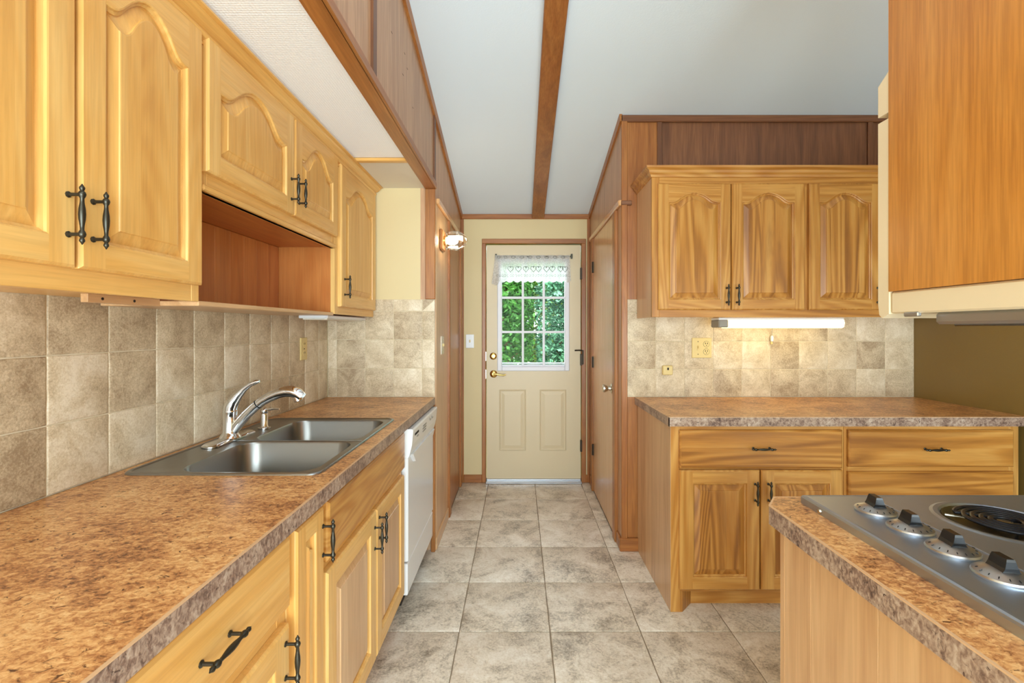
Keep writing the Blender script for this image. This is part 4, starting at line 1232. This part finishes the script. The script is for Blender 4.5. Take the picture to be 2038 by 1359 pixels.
m = MB(); m.loops([[(x, y, z) for y, z in ((HY1, 1.376), (HY1 + .020, 1.366), (HY1 + .030, 1.374), (HY1 + .034, 1.40), (HY1 + .034, 1.853), (HY1, 1.853))] for x in (HX0 + .001, 1.304)], 0, True, True); m.build('front_panel', M_almond, rh)
m = MB(); m.loops([[(x, y, z) for y, z in ((HY1, 1.868), (HY1 + .034, 1.868), (HY1 + .034, 1.945), (HY1, 1.968))] for x in (HX0 + .001, 1.304)], 0, True, True); m.build('vent_panel', M_almond, rh)
m = MB(); m.box(HX0 + .03, 1.28, .18, 1.045, 1.350, 1.377, .006); tr = m.build('filter_tray', M_alu, rh)
m = MB(); m.box(HX0 + .05, 1.26, .20, 1.02, 1.346, 1.352, .002); m.build('lamp_lens', M_pan, tr)
m = MB(); m.box(HX0 + .002, HX0 + .012, 1.055, 1.095, 1.368, 1.378, .002); m.build('clip', M_alu, rh)

# ------------------------------------------------------------------ outdoors
m = MB(); m.box(-9, 9, YD + .12, 16, -.30, -.20)
struct('ground', mb=m, mats=M_ground)
def tree(x, y, h, mat, label, seed, spread=1.0, leaves=5200, hw=.45):
    r = random.Random(seed)
    t = thing('tree', (x, y, -.2), label, 'tree', group='trees outside the entry door')
    m = MB()
    trunk = [(x, y, -.2)]
    px, py = x, y
    for k in range(1, 7):
        px += r.uniform(-.05, .05); py += r.uniform(-.05, .05)
        trunk.append((px, py, -.2 + h * .8 * k / 6))
    m.tube(trunk, [.07 * (1 - .12 * k) for k in range(7)], 8); m.build('trunk', M_bark, t, 60)
    m = MB(); tips = []
    for k in range(26):
        z = r.uniform(.25, .8) * h
        a = r.uniform(0, 2 * PI); l = min(hw, spread * r.uniform(.5, 1.0) * (1.1 - .5 * z / h))
        i = min(5, int((z + .2) / (h * .8) * 6)); b = Vector(trunk[i])
        b.z = z
        e = b + Vector((math.cos(a) * l, math.sin(a) * l * .8, r.uniform(-.05, .35)))
        mid = (b + e) / 2 + Vector((0, 0, .06))
        m.tube([b, mid, e], [.022, .014, .006], 5)
        tips += [mid, e, (mid + e) / 2, e]
    m.build('branches', M_bark, t, 60, kind='stuff')
    m = MB()
    for k in range(leaves):
        c = r.choice(tips) + Vector((r.gauss(0, .20), r.gauss(0, .16), r.gauss(0, .16)))
        if abs(c.x - x) > hw: c.x = x + r.uniform(-hw, hw)
        if abs(c.y - y) > .75: c.y = y + r.uniform(-.75, .75)
        if k % 3 == 0: c = Vector((x + r.uniform(-hw, hw), y + r.uniform(-.6, .6), r.uniform(.25, h)))
        s = r.uniform(.026, .055)
        d = Vector((r.gauss(0, 1), r.gauss(0, 1), r.gauss(-.2, .6))).normalized()
        q = d.cross(Vector((r.gauss(0, .6), r.gauss(0, .6), 1))).normalized() * s * .45
        d *= s
        m.v += [tuple(c - d), tuple(c + q), tuple(c + d), tuple(c - q)]
        n0 = len(m.v) - 4
        m.f.append((n0, n0 + 1, n0 + 2, n0 + 3)); m.mi.append(0)
    me = bpy.data.meshes.new('foliage')
    me.from_pydata([(a - x, b - y, c + .2) for a, b, c in m.v], [], m.f)
    me.materials.append(mat)
    place(me, 'foliage', (x, y, -.2), t, kind='stuff')
tree(-.24, 6.4, 2.5, M_leaf1, 'leafy green tree seen through the left panes of the entry door', 3, .62, 9000, .43)
tree(.66, 6.3, 2.5, M_leaf3, 'bluish green tree seen through the right panes of the entry door', 5, .60, 9000, .43)
tree(1.60, 6.4, 2.6, M_leaf2, 'yellow-green tree right of the entry door, mostly hidden by the wall', 8, .62, 8000, .43)
tree(.30, 8.7, 2.9, M_leaf2, 'paler tree behind the two nearest trees outside the entry door', 12, 1.2, 22000, .95)
tree(-1.7, 8.6, 2.9, M_leaf1, 'dark green tree left of the entry door, mostly hidden by the wall', 14, 1.2, 12000, .95)
